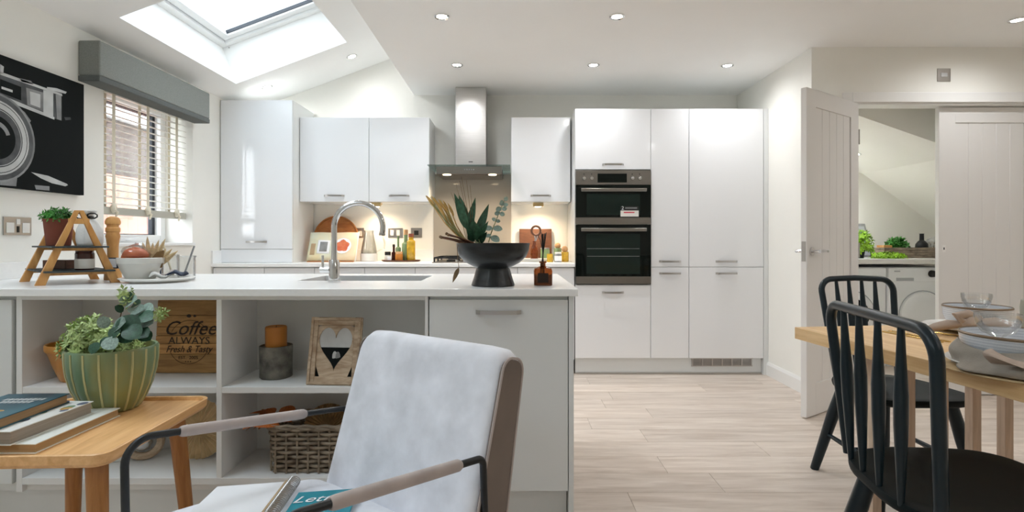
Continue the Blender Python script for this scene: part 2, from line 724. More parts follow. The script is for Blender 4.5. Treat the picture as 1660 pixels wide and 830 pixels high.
def round_rect(x0, x1, y0, y1, r, n=5):
    pts = []
    for cx, cy, a0 in ((x1 - r, y1 - r, 0), (x0 + r, y1 - r, PI / 2), (x0 + r, y0 + r, PI), (x1 - r, y0 + r, 1.5 * PI)):
        for i in range(n + 1):
            a = a0 + PI / 2 * i / n
            pts.append((cx + r * math.cos(a), cy + r * math.sin(a)))
    return pts

# ================================================================== THE ROOM
XL, XR, YB, YU, ZC, XE = -2.37, 2.03, 4.92, 3.70, 2.375, -.88
YREAR, XFAR = -2.9, 4.4

# floor: sub-base and planks
fl = struct(MB().box(XL - .3, XFAR + .1, YREAR - .1, 5.3, -.06, -.0085).build('floor', 'paving', smooth=0))
PLW, PLL = .193, 1.29
plank_me = None
row = 0
y = -.2
rp = random.Random(3)
while y < 5.15:
    x = XL - rp.uniform(.05, 1.2)
    while x < XFAR:
        if plank_me is None:
            b = MB()
            g, t = .0005, .0025
            b.hexa([(g, g, 0), (PLL - g, g, 0), (PLL - g, PLW - g, 0), (g, PLW - g, 0),
                    (g, g, .0075), (PLL - g, g, .0075), (PLL - g, PLW - g, .0075), (g, PLW - g, .0075)])
            k = len(b.v)
            t_ = g + .0007
            b.add([(g, g, .0075), (PLL - g, g, .0075), (PLL - g, PLW - g, .0075), (g, PLW - g, .0075),
                   (t_, t_, .0085), (PLL - t_, t_, .0085), (PLL - t_, PLW - t_, .0085), (t_, PLW - t_, .0085)],
                  [(4, 5, 6, 7), (0, 1, 5, 4), (1, 2, 6, 5), (2, 3, 7, 6), (3, 0, 4, 7)])
            plank_me = new_mesh('plank', b.v, b.f, 'plank', smooth=False)
        if x + PLL > XL:
            mobj('plank', plank_me, fl, Matrix.Translation(V(x, y, -.0085) - wloc(fl)))
        x += PLL
    y += PLW
    row += 1

# left wall with window opening
WY0, WY1, WZ0, WZ1 = 3.17, 4.05, 1.03, 2.03
b = MB()
b.box(XL - .3, XL, YREAR - .1, WY0, 0, 2.225)
b.box(XL - .3, XL, WY1, YB + .2, 0, 2.225)
b.box(XL - .3, XL, WY0, WY1, 0, WZ0)
b.box(XL - .3, XL, WY0, WY1, WZ1, 2.225)
struct(b.build('wall_left', 'wall', smooth=0))

# back wall (gable under the slope)
struct(MB().prism([(XL - .3, YB, 0), (2.1, YB, 0), (2.1, YB, ZC + .05), (XE + .05, YB, ZC + .05), (XE + .05, YB, 2.82), (XL, YB, 2.235), (XL - .3, YB, 2.12)],
                  (0, .15, 0)).build('wall_back', 'wall', smooth=0))
# right wall of the kitchen recess
struct(MB().box(XR, XR + .12, YU + .12, YB + .15, 0, ZC).build('wall_right', 'wall', smooth=0))
# wall with the utility doors
DX0, DX1, DZ = 2.30, 3.66, 2.0
b = MB()
b.box(XR, DX0, YU, YU + .12, 0, ZC)
b.box(DX1, XFAR, YU, YU + .12, 0, ZC)
b.box(DX0, DX1, YU, YU + .12, DZ, ZC)
struct(b.build('wall_front_right', 'wall', smooth=0))
# utility cupboard
struct(MB().box(XR + .12, XFAR, 5.2, 5.3, 0, ZC).build('wall_utility_back', 'wall', smooth=0))
struct(MB().box(4.3, 4.4, YU + .12, 5.2, 0, ZC).build('wall_utility_right', 'wall', smooth=0))
struct(MB().prism([(XR + .12, 4.0, ZC), (XR + .12, 4.0, 2.117), (3.34, 4.0, 1.70), (4.3, 4.0, 1.02), (4.3, 4.0, ZC)],
                  (0, 1.2, 0)).build('ceiling_utility', 'wall', smooth=0))
# rest of the room behind the camera
struct(MB().box(XFAR, XFAR + .2, YREAR - .1, 5.3, 0, ZC).build('wall_far_right', 'wall', smooth=0))
struct(MB().box(XL - .3, XFAR + .2, YREAR - .25, YREAR, 0, 2.9).build('wall_rear', 'wall', smooth=0))

# flat ceiling with its upstand
b = MB()
b.box(XE, XFAR + .2, YREAR - .25, 5.3, ZC, ZC + .2)
b.box(XE, XE + .12, YREAR - .25, 5.3, ZC + .2, 3.4)
struct(b.build('ceiling', 'ceil', smooth=0))
# sloping ceiling, with one roof window and two added out of view for daylight
eu, en = V(.9363, 0, .3511), V(-.3511, 0, .9363)
O = V(XL, 0, 3.114 + .375 * XL)


def SL(u, y, n):
    return O + eu * u + en * n + V(0, y, 0)


def slbox(b, u0, u1, y0, y1, n0, n1, splay=0):
    return b.hexa([SL(u0, y0, n0), SL(u1, y0, n0), SL(u1, y1, n0), SL(u0, y1, n0),
                   SL(u0, y0, n1), SL(u1, y0, n1), SL(u1, y1, n1), SL(u0, y1, n1)])


SU0, SU1 = .21, 1.143
ROOFS = [(3.02, 4.30), (.70, 1.98), (-1.55, -.27)]  # all after the first are unseen, added to daylight the foreground
b = MB()
slbox(b, -.4, SU0, YREAR - .25, 5.07, 0, .34)
slbox(b, SU1, 1.75, YREAR - .25, 5.07, 0, .34)
ys = [YREAR - .25, ROOFS[2][0], ROOFS[2][1], ROOFS[1][0], ROOFS[1][1], ROOFS[0][0], ROOFS[0][1], 5.07]
for i in (0, 2, 4, 6):
    slbox(b, SU0, SU1, ys[i], ys[i + 1], 0, .34)
struct(b.build('ceiling_sloped', 'ceil', smooth=0))
for k, (y0, y1) in enumerate(ROOFS):
    r = sroot('window_%d' % (k + 2), SL((SU0 + SU1) / 2, (y0 + y1) / 2, .3))
    f1 = .05
    b = MB()
    for (a0, a1, c0, c1) in ((SU0, SU0 + f1, y0, y1), (SU1 - f1, SU1, y0, y1), (SU0 + f1, SU1 - f1, y0, y0 + f1), (SU0 + f1, SU1 - f1, y1 - f1, y1)):
        slbox(b, a0, a1, c0, c1, .30, .40)
    b.build('window_frame', 'pvc', r, bevel=.004)
    b = MB()
    g, f2 = f1 + .006, .055
    for (a0, a1, c0, c1) in ((SU0 + g, SU0 + g + f2, y0 + g, y1 - g), (SU1 - g - f2, SU1 - g, y0 + g, y1 - g),
                             (SU0 + g + f2, SU1 - g - f2, y0 + g, y0 + g + f2), (SU0 + g + f2, SU1 - g - f2, y1 - g - f2, y1 - g)):
        slbox(b, a0, a1, c0, c1, .32, .41)
    s_ = b.build('sash', 'pvc', r, bevel=.004)
    b = MB()
    q = g + f2
    for (a0, a1, c0, c1) in ((SU0 + q, SU1 - q, y1 - q - .006, y1 - q), (SU0 + q, SU1 - q, y0 + q, y0 + q + .006)):
        slbox(b, a0, a1, c0, c1, .335, .36)
    b.build('gasket', 'dark', s_, smooth=0)
    b = MB()
    slbox(b, SU0 + q, SU1 - q, y0 + q, y1 - q, .37, .378)
    b.build('pane', 'pane_roof', s_, smooth=0)
    for uu in (SU0 + .05, SU1 - .05):
        p = SL(uu, y1 - .002, .285)
        MB().cyl(p, p - V(0, .004, 0), .005, n=8).build('screw', 'nickel', r)
    portal('skylight_portal', SL((SU0 + SU1) / 2, (y0 + y1) / 2, .45), (0, -math.atan(.375), 0), .9, 1.25)
portal('window_portal', (XL - .35, (WY0 + WY1) / 2, (WZ0 + WZ1) / 2), (0, -PI / 2, 0), WZ1 - WZ0, WY1 - WY0)

# baseboard and door trim
b = MB()
b.prism([(XR - .016, YU - .016, 0), (XR, YU - .016, 0), (XR, YU - .016, .105), (XR - .006, YU - .016, .105), (XR - .016, YU - .016, .085)], (0, .66, 0))
struct(b.build('baseboard_right', 'trim', smooth=0))
b = MB()
b.prism([(XR - .016, YU - .016, 0), (XR - .016, YU, 0), (XR - .016, YU, .105), (XR - .016, YU - .006, .105), (XR - .016, YU - .016, .085)], (DX0 - .07 - XR + .016, 0, 0))
struct(b.build('baseboard_front', 'trim', smooth=0))
b = MB()
b.box(DX0 - .065, DX0, YU - .016, YU, 0, DZ + .065)
b.box(DX1, DX1 + .065, YU - .016, YU, 0, DZ + .065)
b.box(DX0, DX1, YU - .016, YU, DZ, DZ + .065)
struct(b.build('trim_1', 'trim', smooth=0, bevel=.003))
b = MB()
b.box(DX0, DX0 + .012, YU, YU + .12, 0, DZ)
b.box(DX1 - .012, DX1, YU, YU + .12, 0, DZ)
b.box(DX0 + .012, DX1 - .012, YU, YU + .12, DZ - .012, DZ)
struct(b.build('trim_2', 'trim', smooth=0))


def door_leaf(root, W, H, both=True):
    st, th = .112, .036
    b = MB()
    b.box(0, st, -th / 2, th / 2, .008, H)
    b.box(W - st, W, -th / 2, th / 2, .008, H)
    b.box(st, W - st, -th / 2, th / 2, .008, .2)
    b.box(st, W - st, -th / 2, th / 2, H - .105, H)
    b.build('leaf_frame', 'doorpaint', root, bevel=.003, world=False, smooth=0)
    nb = 5
    bw = (W - 2 * st) / nb
    me = None
    for i in range(nb):
        b = MB()
        e = .004
        t = th / 2 - .007
        z0, z1 = .2, H - .105
        b.prism([(e, -t, z0), (bw - e, -t, z0), (bw, -t + e, z0), (bw, t - e, z0), (bw - e, t, z0), (e, t, z0), (0, t - e, z0), (0, -t + e, z0)],
                (0, 0, z1 - z0))
        if me is None:
            o = b.build('board', 'doorpaint', root, world=False, smooth=0)
            o.location = (st, 0, 0)
            me = o.data
        else:
            mobj('board', me, root, Matrix.Translation(V(st + i * bw, 0, 0)))


def lever(root, x, z, side, dx):
    b = MB()
    y0 = side * .018
    b.cyl((x, y0, z), (x, y0 + side * .009, z), .026, n=20)
    b.cyl((x, y0 + side * .009, z), (x, y0 + side * .05, z), .009, n=12)
    b.tube([(x - dx * .008, y0 + side * .05, z), (x + dx * .05, y0 + side * .052, z + .003), (x + dx * .1, y0 + side * .048, z), (x + dx * .125, y0 + side * .04, z - .004)],
           [.010, .009, .008, .006], 10)
    b.build('door_handle', 'chrome', root, world=False)


d1 = sroot('door_1', (2.312, 3.672, 0), math.radians(215.7))
door_leaf(d1, .70, 1.98)
lever(d1, .70 - .058, 1.0, 1, -1)
lever(d1, .70 - .058, 1.0, -1, -1)
MB().box(.7, .7015, -.012, .012, .94, 1.06).build('latch_plate', 'nickel', d1, world=False, smooth=0)
for z in (.22, 1.0, 1.76):
    MB().cyl((-.004, .018, z - .05), (-.004, .018, z + .05), .006, n=8).build('hinge', 'nickel', d1, world=False)
d2 = sroot('door_2', (2.935, 3.77, 0), 0)
door_leaf(d2, .70, 1.98)
lever(d2, .64, 1.0, -1, -1) if False else None
MB().box(.022, .045, -.0195, -.018, .985, 1.035).build('keep_plate', 'trim', d2, world=False, smooth=0)
MB().box(.029, .037, -.0205, -.0193, 1.002, 1.018).build('keep_hole', 'dark', d2, world=False, smooth=0)

# side window
wn1 = sroot('window_1', (XL - .22, (WY0 + WY1) / 2, WZ0 + .02))
xo = XL - .24
b = MB()
fz0, fz1 = WZ0 + .02, WZ1
for (y0, y1, z0, z1) in ((WY0, WY0 + .055, fz0, fz1), (WY1 - .055, WY1, fz0, fz1), (WY0 + .055, WY1 - .055, fz0, fz0 + .055), (WY0 + .055, WY1 - .055, fz1 - .055, fz1)):
    b.box(xo - .03, xo + .04, y0, y1, z0, z1)
b.build('window_frame', 'pvc', wn1, bevel=.004)
b = MB()
q = .055
for (y0, y1, z0, z1) in ((WY0 + q, WY0 + q + .022, fz0 + q, fz1 - q), (WY1 - q - .03, WY1 - q, fz0 + q, fz1 - q), (WY0 + q, WY1 - q, fz0 + q, fz0 + q + .006), (WY0 + q, WY1 - q, fz1 - q - .012, fz1 - q)):
    b.box(xo - .035, xo - .005, y0, y1, z0, z1)
sash = b.build('sash', 'dark', wn1, smooth=0)
MB().box(xo - .022, xo - .016, WY0 + q, WY1 - q, fz0 + q, fz1 - q).build('pane', 'pane', sash, smooth=0)
MB().box(xo - .02, XL + .025, WY0 - .0, WY1 + .0, WZ0, WZ0 + .02).build('window_sill', 'pvc', wn1, bevel=.004)
hb = MB()
hb.box(xo + .04, xo + .052, 3.58, 3.64, fz0 + .01, fz0 + .035)
hb.bar((xo + .06, 3.61, fz0 + .022), (xo + .065, 3.72, fz0 + .03), .014, .014)
hb.build('window_handle', 'pvc', wn1, bevel=.002)

# outside the window: ground, fence, neighbouring house
struct(MB().box(-30, 30, -30, 30, -.4, -.2).build('garden_ground', 'paving', smooth=0))
fx = -4.15
fr = thing('garden_fence', 'pinkish timber board fence outside the kitchen window', 'fence', (fx, 6.5, -.2))
me = None
for i in range(34):
    if me is None:
        o = MB().box(0, .02, 0, .148, 0, 1.95).build('board', 'fence', fr, world=False, smooth=0)
        o.location = (0, -2.6, 0)
        me = o.data
    else:
        mobj('board', me, fr, Matrix.Translation(V(0, -2.6 + i * .152, 0)))
for z in (.3, 1.6):
    MB().box(fx + .02, fx + .06, 3.9, 9.0, z - .2, z - .1).build('rail', 'fence', fr, smooth=0)
hs = thing('neighbour_house', 'brown brick house with white fascia band seen through the blind', 'house', (-6, 8, -.2))
MB().box(-9, -4.45, 2, 16, -.2, 3.3).build('brick_wall', 'brick', hs, smooth=0)
MB().box(-4.45, -4.37, 2, 16, 2.42, 2.54).build('fascia', 'pvc', hs, smooth=0)
MB().prism([(-4.2, 2, 3.3), (-9.2, 2, 4.9), (-9.2, 2, 3.3)], (0, 14, 0)).build('roof', 'roof', hs, smooth=0)

# ------------------------------------------------------------------ downlights
def spot(name, loc, power, angle, col, target=None, parent=None, rad=.045, blend=1.0):
    d = bpy.data.lights.new(name, 'SPOT')
    d.energy = power
    d.spot_size = math.radians(angle)
    d.spot_blend = blend
    d.color = col
    d.shadow_soft_size = rad
    o = bpy.data.objects.new(name, d)
    COL.objects.link(o)
    o.location = loc
    if target is not None:
        dv = Vector(target)
        o.rotation_euler = dv.to_track_quat('-Z', 'Y').to_euler()
    return o


WARM = (.97, .985, 1.0)


def downlight(p, nrm, label, power=20, group='recessed ceiling spotlights'):
    p, nrm = Vector(p), Vector(nrm).normalized()
    t = thing('downlight', label, 'spotlight', p)
    mt = frame_mtx(p, nrm.orthogonal(), nrm)
    b = MB()
    b.lathe([(.045, 0), (.045, -.004), (.041, -.007), (.032, -.004), (.030, .001)], n=24, mat4=mt, caps=False)
    b.build('bezel', 'chrome', t)
    b = MB()
    b.lathe([(.0, -.0035), (.022, -.004), (.0295, -.003), (.0295, 0)], n=20, mat4=mt)
    b.build('lamp', 'lampglow', t)
    spot('downlight_beam', p - nrm * .012, power, 172, WARM, -nrm)


UP = (0, 0, 1)
for (x, y, lb) in ((-.41, 4.07, 'round chrome ceiling spotlight just left of the hood chimney'),
                   (.607, 4.07, 'round chrome ceiling spotlight above the oven'),
                   (1.61, 4.08, 'round chrome ceiling spotlight above the tall fridge cabinet'),
                   (-.41, 3.19, 'round chrome ceiling spotlight nearest the sloping ceiling edge, front row'),
                   (.614, 3.19, 'round chrome ceiling spotlight in front row, centre of ceiling'),
                   (3.0, 3.24, 'round chrome ceiling spotlight at far right above utility doors')):
    downlight((x, y, ZC), UP, lb)
downlight((-1.344, 4.58, 3.114 - .375 * 1.344), en, 'ceiling spotlight on the slope beside the roof window, right one', 9)
downlight((-2.045, 4.56, 3.114 - .375 * 2.045), en, 'ceiling spotlight on the slope directly above the tall corner cabinet', 13)
downlight((2.99, 4.75, 1.70 + .35 * (3.34 - 2.99)), (.33, 0, .944), 'small glowing spotlight in the utility cupboard ceiling', 28)
for y in (1.2, -.4):  # unseen spotlights added to brighten the dining area
    for x in (1.9, 3.0):
        downlight((x, y, ZC), UP, 'added unseen ceiling spotlight above the %s of the dining table, %s' % ('middle' if y > 0 else 'near end', 'left' if x < 2 else 'right'), 22)

# ================================================================== KITCHEN, BACK RUN
WT = .885     # worktop height
YT = 4.317    # front of the tall units and base doors


def handle(parent, x, y, z, wd=.17, bow=.026, vert=False, m='nickel'):
    """bowed flat bar handle on a face looking towards -Y"""
    pts = []
    n = 10
    for i in range(n + 1):
        t = i / n * 2 - 1
        if abs(t) > .86:
            d = bow * .72 * (1 - abs(t)) / .14
        else:
            d = bow * (.72 + .28 * (1 - (t / .86) ** 2))
        pts.append((x + t * wd / 2, d))
    b = MB()
    hh = .0075
    vs, fs = [], []
    for (xx, d) in pts:
        vs += [(xx, y - d - .0045, z - hh), (xx, y - d - .0045, z + hh), (xx, y - d + .0025 if d > .004 else y, z + hh), (xx, y - d + .0025 if d > .004 else y, z - hh)]
    for i in range(n):
        for k in range(4):
            l = (k + 1) % 4
            fs.append((i * 4 + k, i * 4 + l, (i + 1) * 4 + l, (i + 1) * 4 + k))
    fs += [(0, 1, 2, 3), tuple(n * 4 + k for k in (3, 2, 1, 0))]
    b.add(vs, fs)
    return b.build('handle', m, parent)


def cabinet(name, label, x0, x1, yf, yb, z0, z1, fronts, cat='cabinet', group=None, m='gloss', bodym='gloss_warm', skip_body=None):
    """fronts: (z0, z1, handle_z or None, part name)"""
    t = thing(name, label, cat, ((x0 + x1) / 2, (yf + yb) / 2, z0), group=group)
    if skip_body is None:
        MB().box(x0 + .001, x1 - .001, yf + .021, yb, z0, z1).build('body', bodym, t, smooth=0)
    else:
        s0, s1 = skip_body
        b = MB()
        b.box(x0 + .001, x1 - .001, yf + .021, yb, z0, s0)
        b.box(x0 + .001, x1 - .001, yf + .021, yb, s1, z1)
        b.box(x0 + .001, x0 + .018, yf + .021, yb, s0, s1)
        b.box(x1 - .018, x1 - .001, yf + .021, yb, s0, s1)
        b.build('body', bodym, t, smooth=0)
    for (a, c, hz, pn) in fronts:
        d = MB().box(x0 + .0018, x1 - .0018, yf, yf + .019, a + .0018, c - .0018).build(pn, m, t, bevel=.0022, smooth=0)
        if hz is not None:
            handle(d, (x0 + x1) / 2, yf, hz)
    return t


# plinth and vent
pl = thing('tall_unit_plinth', 'white recessed plinth running under the tall oven and fridge units', 'plinth', (1.26, YT + .08, 0))
MB().box(.505, 1.99, YT + .045, YT + .5, 0, .131).build('board', 'gloss_warm', pl, smooth=0)
MB().box(.505, 1.99, YT + .036, YT + .045, 0, .012).build('seal', 'nickel', pl, smooth=0)
vx0, vx1 = 1.44, 1.91
vg = MB()
vg.box(vx0 - .008, vx1 + .008, YT + .034, YT + .0445, .062, .070)
vg.box(vx0 - .008, vx1 + .008, YT + .034, YT + .0445, .122, .130)
for i in range(7):
    xx = vx0 + (vx1 - vx0) * i / 6
    vg.box(xx - .004, xx + .004, YT + .034, YT + .0445, .070, .122)
vo = vg.build('vent_grille', 'nickel', pl, smooth=0)
MB().box(vx0, vx1, YT + .043, YT + .0448, .07, .122).build('vent_mesh', 'pmid', vo, smooth=0)
for i in range(9):
    MB().box(vx0, vx1, YT + .039, YT + .0432, .072 + i * .0055, .0745 + i * .0055).build('slat', 'nickel', vo, smooth=0)

Z0, Z1 = .133, 2.109
cabinet('oven_cabinet', 'tall glossy white cabinet holding the double oven', .498, 1.098, YT, YB - .021, Z0, Z1,
        [(1.625, Z1, 1.665, 'door'), (Z0, .716, .655, 'drawer')], skip_body=(.716, 1.625))
cabinet('tall_cabinet', 'narrow tall glossy white cabinet between the oven and fridge cabinets', 1.098, 1.40, YT, YB - .021, Z0, Z1,
        [(.855, Z1, .90, 'door'), (Z0, .855, .806, 'door')])
cabinet('fridge_cabinet', 'wide tall glossy white fridge cabinet at the right end', 1.40, 1.99, YT, YB - .021, Z0, Z1,
        [(.855, Z1, .90, 'door'), (Z0, .855, .806, 'door')])
tag(MB().box(1.992, XR - .001, YT + .004, YB - .021, 0, Z1).build('filler_panel', 'gloss_warm', smooth=0, bevel=.001),
    'slim white filler panel between the fridge cabinet and wall', 'panel')

# double oven
ox0, ox1, oz0, oz1 = .502, 1.094, .722, 1.620
ov = thing('double_oven', 'built-in stainless steel double oven with black glass doors', 'oven', (.798, YT, oz0))
b = MB()
b.box(ox0 + .02, ox1 - .02, YT + .02, YT + .5, oz0 + .01, oz1 - .01)
b.build('casing', 'blackplastic', ov, smooth=0)
cp = MB().box(ox0, ox1, YT - .012, YT + .02, 1.505, oz1).build('control_panel', 'steelh', ov, bevel=.002, smooth=0)
MB().box(.675, .905, YT - .0135, YT - .011, 1.523, 1.593).build('display', 'blackglass', cp, smooth=0)
for xx in (.568, .628, .948, 1.006):
    b = MB()
    b.lathe([(.0, .022), (.013, .021), (.0155, .016), (.0165, 0)], n=18, mat4=Matrix.Translation((xx, YT - .012, 1.555)) @ Matrix.Rotation(PI / 2, 4, 'X'))
    b.build('knob', 'chrome', cp)
    MB().box(xx - .004, xx + .004, YT - .0126, YT - .0118, 1.585, 1.593).build('symbol', 'blackplastic', cp, smooth=0)


def oven_door(z0, z1, hz, trim):
    d = MB().box(ox0, ox1, YT - .014, YT + .018, z0, z1).build('door', 'blackglass', ov, bevel=.002, smooth=0)
    MB().box(ox0 + .085, ox1 - .085, YT - .0146, YT - .0138, z0 + .02 + (trim or 0), z1 - .07).build('window', 'ovenwin', d, smooth=0)
    MB().box(ox0, ox1, YT - .016, YT - .012, z0, z0 + trim).build('steel_trim', 'steelh', d, smooth=0)
    b = MB()
    b.box(ox0 + .04, ox1 - .04, YT - .052, YT - .038, hz - .013, hz + .013)
    b.box(ox0 + .06, ox0 + .075, YT - .04, YT - .014, hz - .009, hz + .009)
    b.box(ox1 - .075, ox1 - .06, YT - .04, YT - .014, hz - .009, hz + .009)
    b.build('door_handle', 'steelh', d, bevel=.003)
    return d


dd = oven_door(1.192, 1.503, 1.462, .055)
d2_ = oven_door(oz0, 1.190, 1.150, .06)
for zz in (.94, 1.0):
    MB().box(ox0 + .09, ox1 - .09, YT - .0152, YT - .0145, zz, zz + .003).build('rack_line', 'pmid', d2_, smooth=0)
st = MB().box(.855, .998, YT - .0165, YT - .0147, 1.254, 1.302).build('sticker', 'label', dd, smooth=0)
MB().box(.88, .965, YT - .0169, YT - .0164, 1.282, 1.291).build('sticker_print', 'red', st, smooth=0)
sb = MB().box(.855, .998, YT - .0165, YT - .0147, 1.303, 1.336).build('sticker', 'blackplastic', dd, smooth=0)
text('sticker_lettering', '2', .04, (.872, YT - .0167, 1.32), (1, 0, 0), (0, 0, 1), 'white', sb)
MB().box(.892, .985, YT - .0169, YT - .0164, 1.316, 1.327).build('sticker_print', 'pmid', sb, smooth=0)

# base units of the back run
bx = [-2.365, -1.96, -1.562, -1.166, -.766, .044, .494]
bl = ['white base cabinet in the corner under the tall window-side cabinet',
      'white base cabinet below the round wooden tray',
      'white base cabinet below the open cookbook and jug',
      'white base cabinet below the oil bottles, left of the hob',
      'wide white base cabinet below the gas hob',
      'white base cabinet next to the oven cabinet']
for i in range(6):
    cabinet('base_cabinet', bl[i], bx[i], bx[i + 1], YT, YB - .021, .12, .857, [(.665, .85, .757 if i != 4 else None, 'drawer'), (.12, .665, .62, 'door')])
tag(MB().box(XL + .005, .494, YT + .05, YT + .5, 0, .12).build('base_plinth', 'gloss_warm', smooth=0), 'white recessed plinth under the back base cabinets', 'plinth')
wt = thing('worktop', 'white quartz worktop along the back wall', 'worktop', (-.93, 4.6, .857))
MB().box(XL + .001, .496, YT - .022, YB - .001, .857, WT).build('slab', 'quartz', wt, bevel=.003, smooth=0)
b = MB()
b.box(XL + .016, -.706, YB - .016, YB - .001, WT, WT + .1)
b.box(-.008, .496, YB - .016, YB - .001, WT, WT + .1)
b.box(XL + .001, XL + .016, YT - .02, YB - .001, WT, WT + .1)
b.build('upstand', 'quartz', wt, bevel=.002, smooth=0)
tag(MB().box(-.705, -.009, YB - .012, YB - .001, WT, 1.66).build('splashback', 'splash', smooth=0), 'glossy taupe glass splashback behind the hob', 'splashback')

# tall corner cabinet standing on the worktop
YK = 4.425
tc_ = cabinet('corner_cabinet', 'tall glossy white cabinet standing on the worktop beside the window', XL + .006, -1.78, YK, YB - .018, WT, 2.205,
              [(.995, 2.205, 1.055, 'door'), (WT, .995, None, 'panel')])
# wall cabinets
YW = 4.57
UZ0, UZ1 = 1.39, 2.098
cabinet('wall_cabinet', 'glossy white wall cabinet next to the tall corner cabinet', -1.778, -1.198, YW, YB - .001, UZ0, UZ1, [(UZ0, UZ1, UZ0 + .05, 'door')])
cabinet('wall_cabinet', 'glossy white wall cabinet immediately left of the hood', -1.198, -.692, YW, YB - .001, UZ0, UZ1, [(UZ0, UZ1, UZ0 + .05, 'door')])
cabinet('wall_cabinet', 'glossy white wall cabinet between the hood and oven cabinet', -.008, .490, YW, YB - .001, UZ0, UZ1, [(UZ0, UZ1, UZ0 + .05, 'door')])
for (x, lb) in ((-1.17, 'small warm lit lamp under the wall cabinet left of the hood'), (.225, 'small warm lit lamp under the wall cabinet right of the hood')):
    u = thing('cabinet_lamp', lb, 'lamp', (x, 4.70, UZ0 - .03))
    b = MB()
    b.prism([(x - .045, 4.665, UZ0), (x - .045, 4.74, UZ0), (x - .045, 4.74, UZ0 - .012), (x - .045, 4.665, UZ0 - .034)], (.09, 0, 0))
    b.build('housing', 'brass', u, bevel=.002)
    b = MB()
    b.box(x - .035, x + .035, 4.742, 4.745, UZ0 - .02, UZ0 - .004)
    b.cyl((x, 4.705, UZ0 - .026), (x, 4.705, UZ0 - .036), .026, n=16)
    b.build('lens', 'warmglow', u)
    spot('cabinet_lamp_beam', (x, 4.72, UZ0 - .045), 8.5, 150, (1, .74, .48), (0, .18, -1), rad=.02)

# extractor hood
hx = -.352
hd = thing('extractor_hood', 'stainless steel chimney extractor hood with flat glass canopy', 'extractor hood', (hx, 4.7, 1.60))
ch = MB().box(hx - .13, hx + .13, 4.655, YB - .001, 1.695, ZC - .001).build('chimney', 'steel', hd, bevel=.003, smooth=0)
MB().box(hx - .018, hx + .018, 4.6535, 4.6555, 1.733, 1.740).build('badge', 'blackplastic', ch, smooth=0)
MB().box(hx - .338, hx + .338, 4.44, YB - .002, 1.676, 1.684).build('glass_canopy', 'hoodglass', hd, bevel=.002, smooth=0)
cb = MB()
cb.hexa([(hx - .27, 4.50, 1.615), (hx + .27, 4.50, 1.615), (hx + .27, YB - .002, 1.615), (hx - .27, YB - .002, 1.615),
         (hx - .27, 4.49, 1.675), (hx + .27, 4.49, 1.675), (hx + .27, YB - .002, 1.675), (hx - .27, YB - .002, 1.675)])
cbo = cb.build('canopy_box', 'steelh', hd, bevel=.002, smooth=0)
MB().box(hx - .13, hx + .13, 4.655, YB - .002, 1.684, 1.696).build('collar', 'steelh', hd, smooth=0)
for i in range(5):
    MB().cyl((hx - .036 + i * .018, 4.494, 1.648), (hx - .036 + i * .018, 4.486, 1.648), .006, n=10).build('button', 'chrome', cbo)
MB().box(hx - .25, hx + .25, 4.56, YB - .05, 1.611, 1.616).build('grease_filter', 'steelh', hd, smooth=0)
for s in (-1, 1):
    MB().lathe([(0, -.004), (.03, -.004), (.034, 0)], c=(hx + s * .19, 4.55, 1.6145), n=20).build('lamp', 'warmglow', hd)
    spot('hood_lamp_beam', (hx + s * .19, 4.55, 1.600), 6.5, 140, (1, .76, .50), (0, .12, -1), rad=.02)

# gas hob
hb_ = thing('gas_hob', 'black gas hob with cast pan supports on the back worktop', 'hob', (hx, 4.63, WT))
MB().box(hx - .29, hx + .29, 4.38, 4.89, WT, WT + .008).build('plate', 'steelh', hb_, bevel=.003, smooth=0)
for cx in (hx - .145, hx + .145):
    for cy in (4.51, 4.75):
        MB().lathe([(.045, 0), (.045, .012), (.032, .016), (.03, .022), (0, .023)], c=(cx, cy, WT + .008), n=18).build('burner', 'blackplastic', hb_)
    b = MB()
    z = WT + .04
    for yy in (4.41, 4.63, 4.86):
        b.bar((cx - .13, yy, z), (cx + .13, yy, z), .010, .012)
    for xx in (-.13, -.06, .06, .13):
        b.bar((cx + xx, 4.41, z), (cx + xx, 4.86, z), .010, .012)
    for xx in (-.13, .13):
        for yy in (4.41, 4.63, 4.86):
            b.box(cx + xx - .006, cx + xx + .006, yy - .006, yy + .006, WT + .008, z)
    b.build('pan_support', 'blackmetal', hb_)
for i in range(4):
    MB().lathe([(.016, 0), (.015, .018), (0, .019)], c=(hx - .09 + i * .06, 4.395, WT + .008), n=14).build('knob', 'chrome', hb_)


# sockets and switches
def plate(name, label, cat, c, right, nrm, wd, ht, items, m='nickel'):
    c, r, nn = Vector(c), Vector(right), Vector(nrm)
    up = V(0, 0, 1)
    t = thing(name, label, cat, c)

    def pbox(a0, a1, z0, z1, d0, d1):
        b = MB()
        q = []
        for d in (d0, d1):
            for (a, z) in ((a0, z0), (a1, z0), (a1, z1), (a0, z1)):
                q.append(c + r * a + up * z + nn * d)
        return b.hexa(q)
    pbox(-wd / 2, wd / 2, -ht / 2, ht / 2, .0005, .006).build('face_plate', m, t, bevel=.0015, smooth=0)
    for (a0, a1, z0, z1, mm, pn) in items:
        pbox(a0, a1, z0, z1, .0055, .0085).build(pn, mm, t, bevel=.001, smooth=0)
    return t


